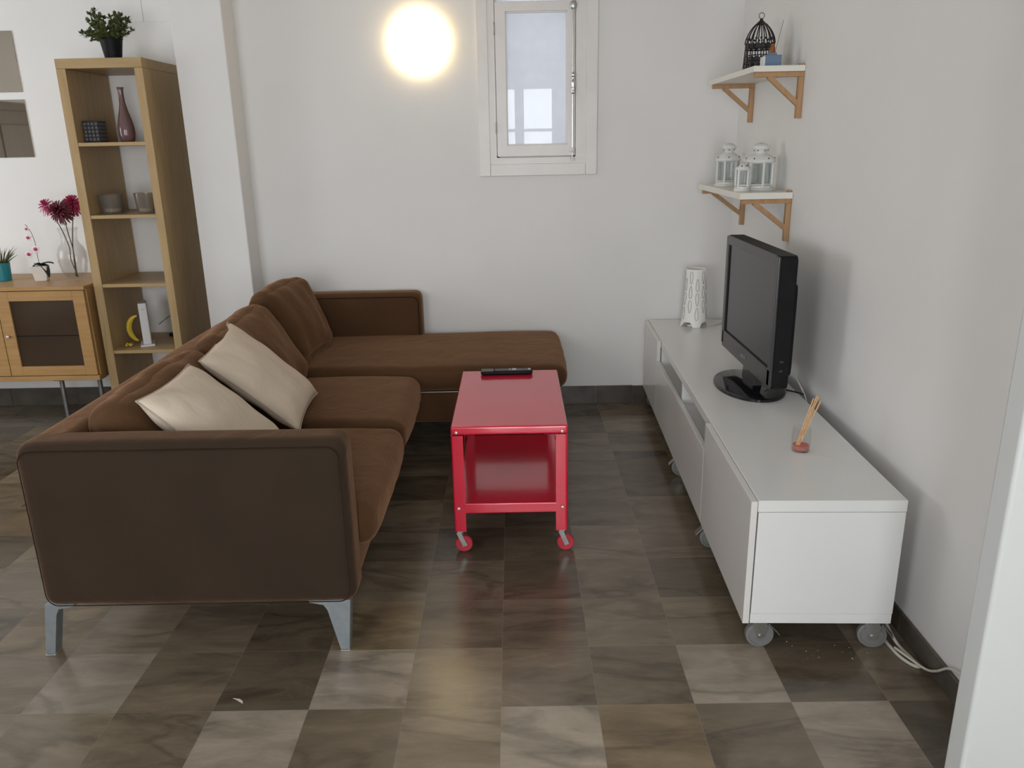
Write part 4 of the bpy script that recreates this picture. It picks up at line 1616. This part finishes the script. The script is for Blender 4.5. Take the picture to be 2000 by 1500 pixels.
# teal pot with spiky plant
tp = thing('potted_plant', 'spiky green plant in a teal pot at the left edge on the cabinet', 'plant', (-3.125, 2.86, cz))
bm = BM()
lathe(bm, [(0, 0), (.042, 0), (.044, .003), (.050, .110), (.047, .111), (.044, .09), (0, .088)], seg=28)
obj('pot', bm, M['teal'], tp, smooth=True)
bm = BM()
rng = random.Random(5)
for i in range(26):
    a = rng.uniform(0, 2 * PI)
    sp = rng.uniform(.1, .75)
    L = rng.uniform(.08, .135)
    p0 = Vector((math.cos(a) * .018, math.sin(a) * .018, .088))
    pts = []
    for t in (0, .33, .66, 1):
        pts.append(p0 + Vector((math.cos(a) * sp * L * t * (1 + .4 * t), math.sin(a) * sp * L * t * (1 + .4 * t), L * t * (1 - .25 * sp * t))))
    tube(bm, pts, [.0045, .004, .0026, .0004], 5)
obj('leaves', bm, M['leaf'], tp, smooth='all')

# orchid
oc = thing('potted_orchid', 'small white orchid with pink centres in a white square pot on the cabinet', 'plant', (-2.868, 2.83, cz))
bm = BM()
vs = box(bm, -.045, .045, -.045, .045, 0, .092)
for v in vs:
    if v.co.z < .01:
        v.co.x *= .72
        v.co.y *= .72
bmesh.ops.bevel(bm, geom=bm.edges[:], offset=.003, segments=2, affect='EDGES')
bmesh.ops.rotate(bm, verts=bm.verts[:], matrix=Matrix.Rotation(R(18), 3, 'Z'))
obj('pot', bm, M['potwhite'], oc, smooth=True)
bm = BM()
rng = random.Random(9)


def big_leaf(bm, a, L, w, droop, z=.094):
    n = 10
    A_, B_, D_ = [], [], []
    d = Vector((math.cos(a), math.sin(a), 0))
    s = Vector((-math.sin(a), math.cos(a), 0))
    for i in range(n + 1):
        t = i / n
        ww = w * math.sin(PI * (t * .92 + .06)) ** .7
        c = d * (L * t * (1 - .35 * t * droop)) + Vector((0, 0, z + .018 * math.sin(t * PI * .6) - droop * L * t * t * .8))
        A_.append(bm.verts.new(c + s * ww + Vector((0, 0, .006))))
        D_.append(bm.verts.new(c))
        B_.append(bm.verts.new(c - s * ww + Vector((0, 0, .006))))
    for i in range(n):
        bm.faces.new((A_[i], D_[i], D_[i + 1], A_[i + 1]))
        bm.faces.new((D_[i], B_[i], B_[i + 1], D_[i + 1]))


for a, L, w_, dr2 in ((R(-20), .105, .026, 1.1), (R(20), .085, .022, .2), (R(200), .065, .022, .9), (R(110), .07, .02, .4), (R(-95), .04, .02, .2)):
    big_leaf(bm, a, L, w_, dr2)
o = obj('leaves', bm, M['leaf_dark'], oc, smooth='all')
o.modifiers.new('thickness', 'SOLIDIFY').thickness = .0015
bm = BM()
st = spline([(0, 0, .09), (-.002, 0, .16), (.0, 0, .22), (-.012, 0, .29), (-.040, 0, .345)], 8)
tube(bm, st, .0016, 6)
obj('stem', bm, M['stem'], oc, smooth='all')
for dx, z, s in ((-.045, .165, .020), (.002, .195, .021), (-.030, .265, .018), (-.030, .318, .013)):
    bm = BM()
    for k in range(5):
        a = 2 * PI * k / 5 + PI / 2
        vs = sph(bm, (0, 0, 0), s * .62, (1, .12, .75), 12)
        xf(bm, vs, Matrix.Translation((dx + s * .62 * math.cos(a), -.012, z + s * .62 * math.sin(a))) @ Matrix.Rotation(-a, 4, 'Y'))
    fl = obj('flower', bm, M['petal_white'], oc, smooth='all')
    bm = BM()
    sph(bm, (dx, -.018, z), s * .52, (1, .6, 1), 10)
    sph(bm, (dx - s * .35, -.018, z + s * .1), s * .22, (1, .5, 1), 8)
    sph(bm, (dx + s * .35, -.018, z - s * .1), s * .25, (1, .5, 1), 8)
    obj('pink_centre', bm, M['petal_pink'], fl, smooth='all')

# glass vase
vx, vy = -2.672, 2.86
bm = BM()
prof = [(0, 0), (.040, 0), (.050, .006), (.070, .050), (.083, .110), (.084, .160), (.070, .200), (.052, .222), (.046, .245), (.050, .285), (.058, .318)]
prof += [(r - .003, z) for r, z in reversed(prof[3:])] + [(.046, .012), (0, .010)]
lathe(bm, prof, seg=44)
o = obj('vase', bm, M['vglass'], None, smooth='all', loc=(vx, vy, cz))
tag(o, 'clear round glass vase holding the pink and crimson flowers on the cabinet', 'vase')


def mum(bm, c, d, r, layers=5):
    d = Vector(d).normalized()
    a = d.orthogonal().normalized()
    b = d.cross(a)
    for l in range(layers):
        tilt = R(-35 + l * 24)
        n = 24 - l * 3
        L = r * (1.0 - l * .10)
        for k in range(n):
            ph = 2 * PI * (k + .5 * (l % 2)) / n + rng.uniform(-.08, .08)
            rad = a * math.cos(ph) + b * math.sin(ph)
            s = (-a * math.sin(ph) + b * math.cos(ph))
            t2 = tilt + rng.uniform(-.12, .12)
            dr_ = rad * math.cos(t2) + d * math.sin(t2)
            nn = s.cross(dr_)
            w_ = r * .075
            p0 = c + d * (r * .06 * l)
            pts = []
            for t, ww in ((0.05, .4), (.5, 1), (.85, .9), (1, .15)):
                q = p0 + dr_ * (L * t) + d * (r * .10 * math.sin(t * PI))
                pts.append((bm.verts.new(q + s * w_ * ww + nn * w_ * .4), bm.verts.new(q), bm.verts.new(q - s * w_ * ww + nn * w_ * .4)))
            for i in range(3):
                bm.faces.new((pts[i][0], pts[i][1], pts[i + 1][1], pts[i + 1][0]))
                bm.faces.new((pts[i][1], pts[i][2], pts[i + 1][2], pts[i + 1][1]))


fl_spec = [
    ((vx - .080, vy - .03, cz + .445), (-.35, -.35, .9), .062, 'mum_pink', [(vx - .080, vy - .03, cz + .43), (vx - .045, vy, cz + .33), (vx - .015, vy + .01, cz + .20), (vx - .012, vy, cz + .12), (vx + .015, vy, cz + .015)],
     'lighter pink flower leaning left in the glass vase'),
    ((vx - .008, vy - .025, cz + .415), (-.25, -.75, .45), .084, 'mum_dark', [(vx - .006, vy - .01, cz + .41), (vx - .006, vy + .01, cz + .28), (vx + .012, vy, cz + .18), (vx + .008, vy, cz + .015)],
     'dark crimson flower in the middle of the glass vase'),
    ((vx + .040, vy + .035, cz + .450), (.2, -.5, .8), .076, 'mum_pink2', [(vx + .040, vy + .035, cz + .44), (vx + .022, vy + .015, cz + .30), (vx + .006, vy + .01, cz + .18), (vx - .005, vy + .01, cz + .015)],
     'magenta flower on the right in the glass vase, against the bookcase'),
]
M['mum_pink2'] = mat('magenta_petals', (0.30, 0.010, 0.06), 0.6, 0.3, 40)
for c, d, r, mm, stp, lab in fl_spec:
    t = thing('cut_flower', lab, 'flower', (stp[-1][0], stp[-1][1], stp[-1][2]), group='flowers in the glass vase')
    bm = BM(); tube(bm, spline(stp, 6), .0028, 6)
    obj('stem', bm, M['stem'], t, smooth='all', world=True)
    bm = BM(); mum(bm, Vector(c), d, r)
    obj('petals', bm, M[mm], t, world=True)

# ================================================================== FLOOR CABLE AND LITTER
bm = BM()
yw = -.06
tube(bm, spline([(1.325, 0.42, .120), (1.338, 0.36, .060), (1.352, 0.28, .012), (1.366, 0.20, .006), (1.372, 0.155, .006), (1.352, 0.165, .0055),
                 (1.330, 0.22, .0055), (1.322, 0.32, .0055)], 10), .0055, 10)
tag(obj('cable', bm, M['cable_w'], None, smooth='all', world=True), 'white power cable dropping to the floor behind the near bench caster', 'cable')
bm = BM()
tube(bm, spline([(1.330, 0.245, .016), (1.352, 0.185, .016), (1.375, 0.125, .018), (1.380, 0.075, .048), (1.383, 0.02, .098), (1.385, -.04, .12), (1.386, -.12, .13)], 10), .0042, 10)
tag(obj('cable', bm, M['cable_w'], None, smooth='all', world=True), 'thin white cable rising along the skirting towards the near wall edge', 'cable')
bm = BM()
pts = [(-.020, .010), (-.008, .004), (.006, -.006), (.020, -.016), (.016, -.004), (.004, .006)]
prism(bm, pts, 0.0004, 0.0016, 'z')
tag(obj('paper_scrap', bm, M['paper'], None, loc=(-0.835, 0.048, 0)), 'tiny white scrap lying on a dark tile in front of the sofa', 'scrap')
bm = BM()
rng = random.Random(2)
for i in range(16):
    x, y = rng.gauss(1.09, .06), rng.gauss(.24, .03)
    s = rng.uniform(.0008, .0022)
    sph(bm, (x, y, s * .5), s, (1, 1, .6), 6)
o = obj('crumbs', bm, M['paper'], None, world=True)
tag(o, 'white crumbs scattered on the floor under the near end of the bench', 'crumbs', kind='stuff')
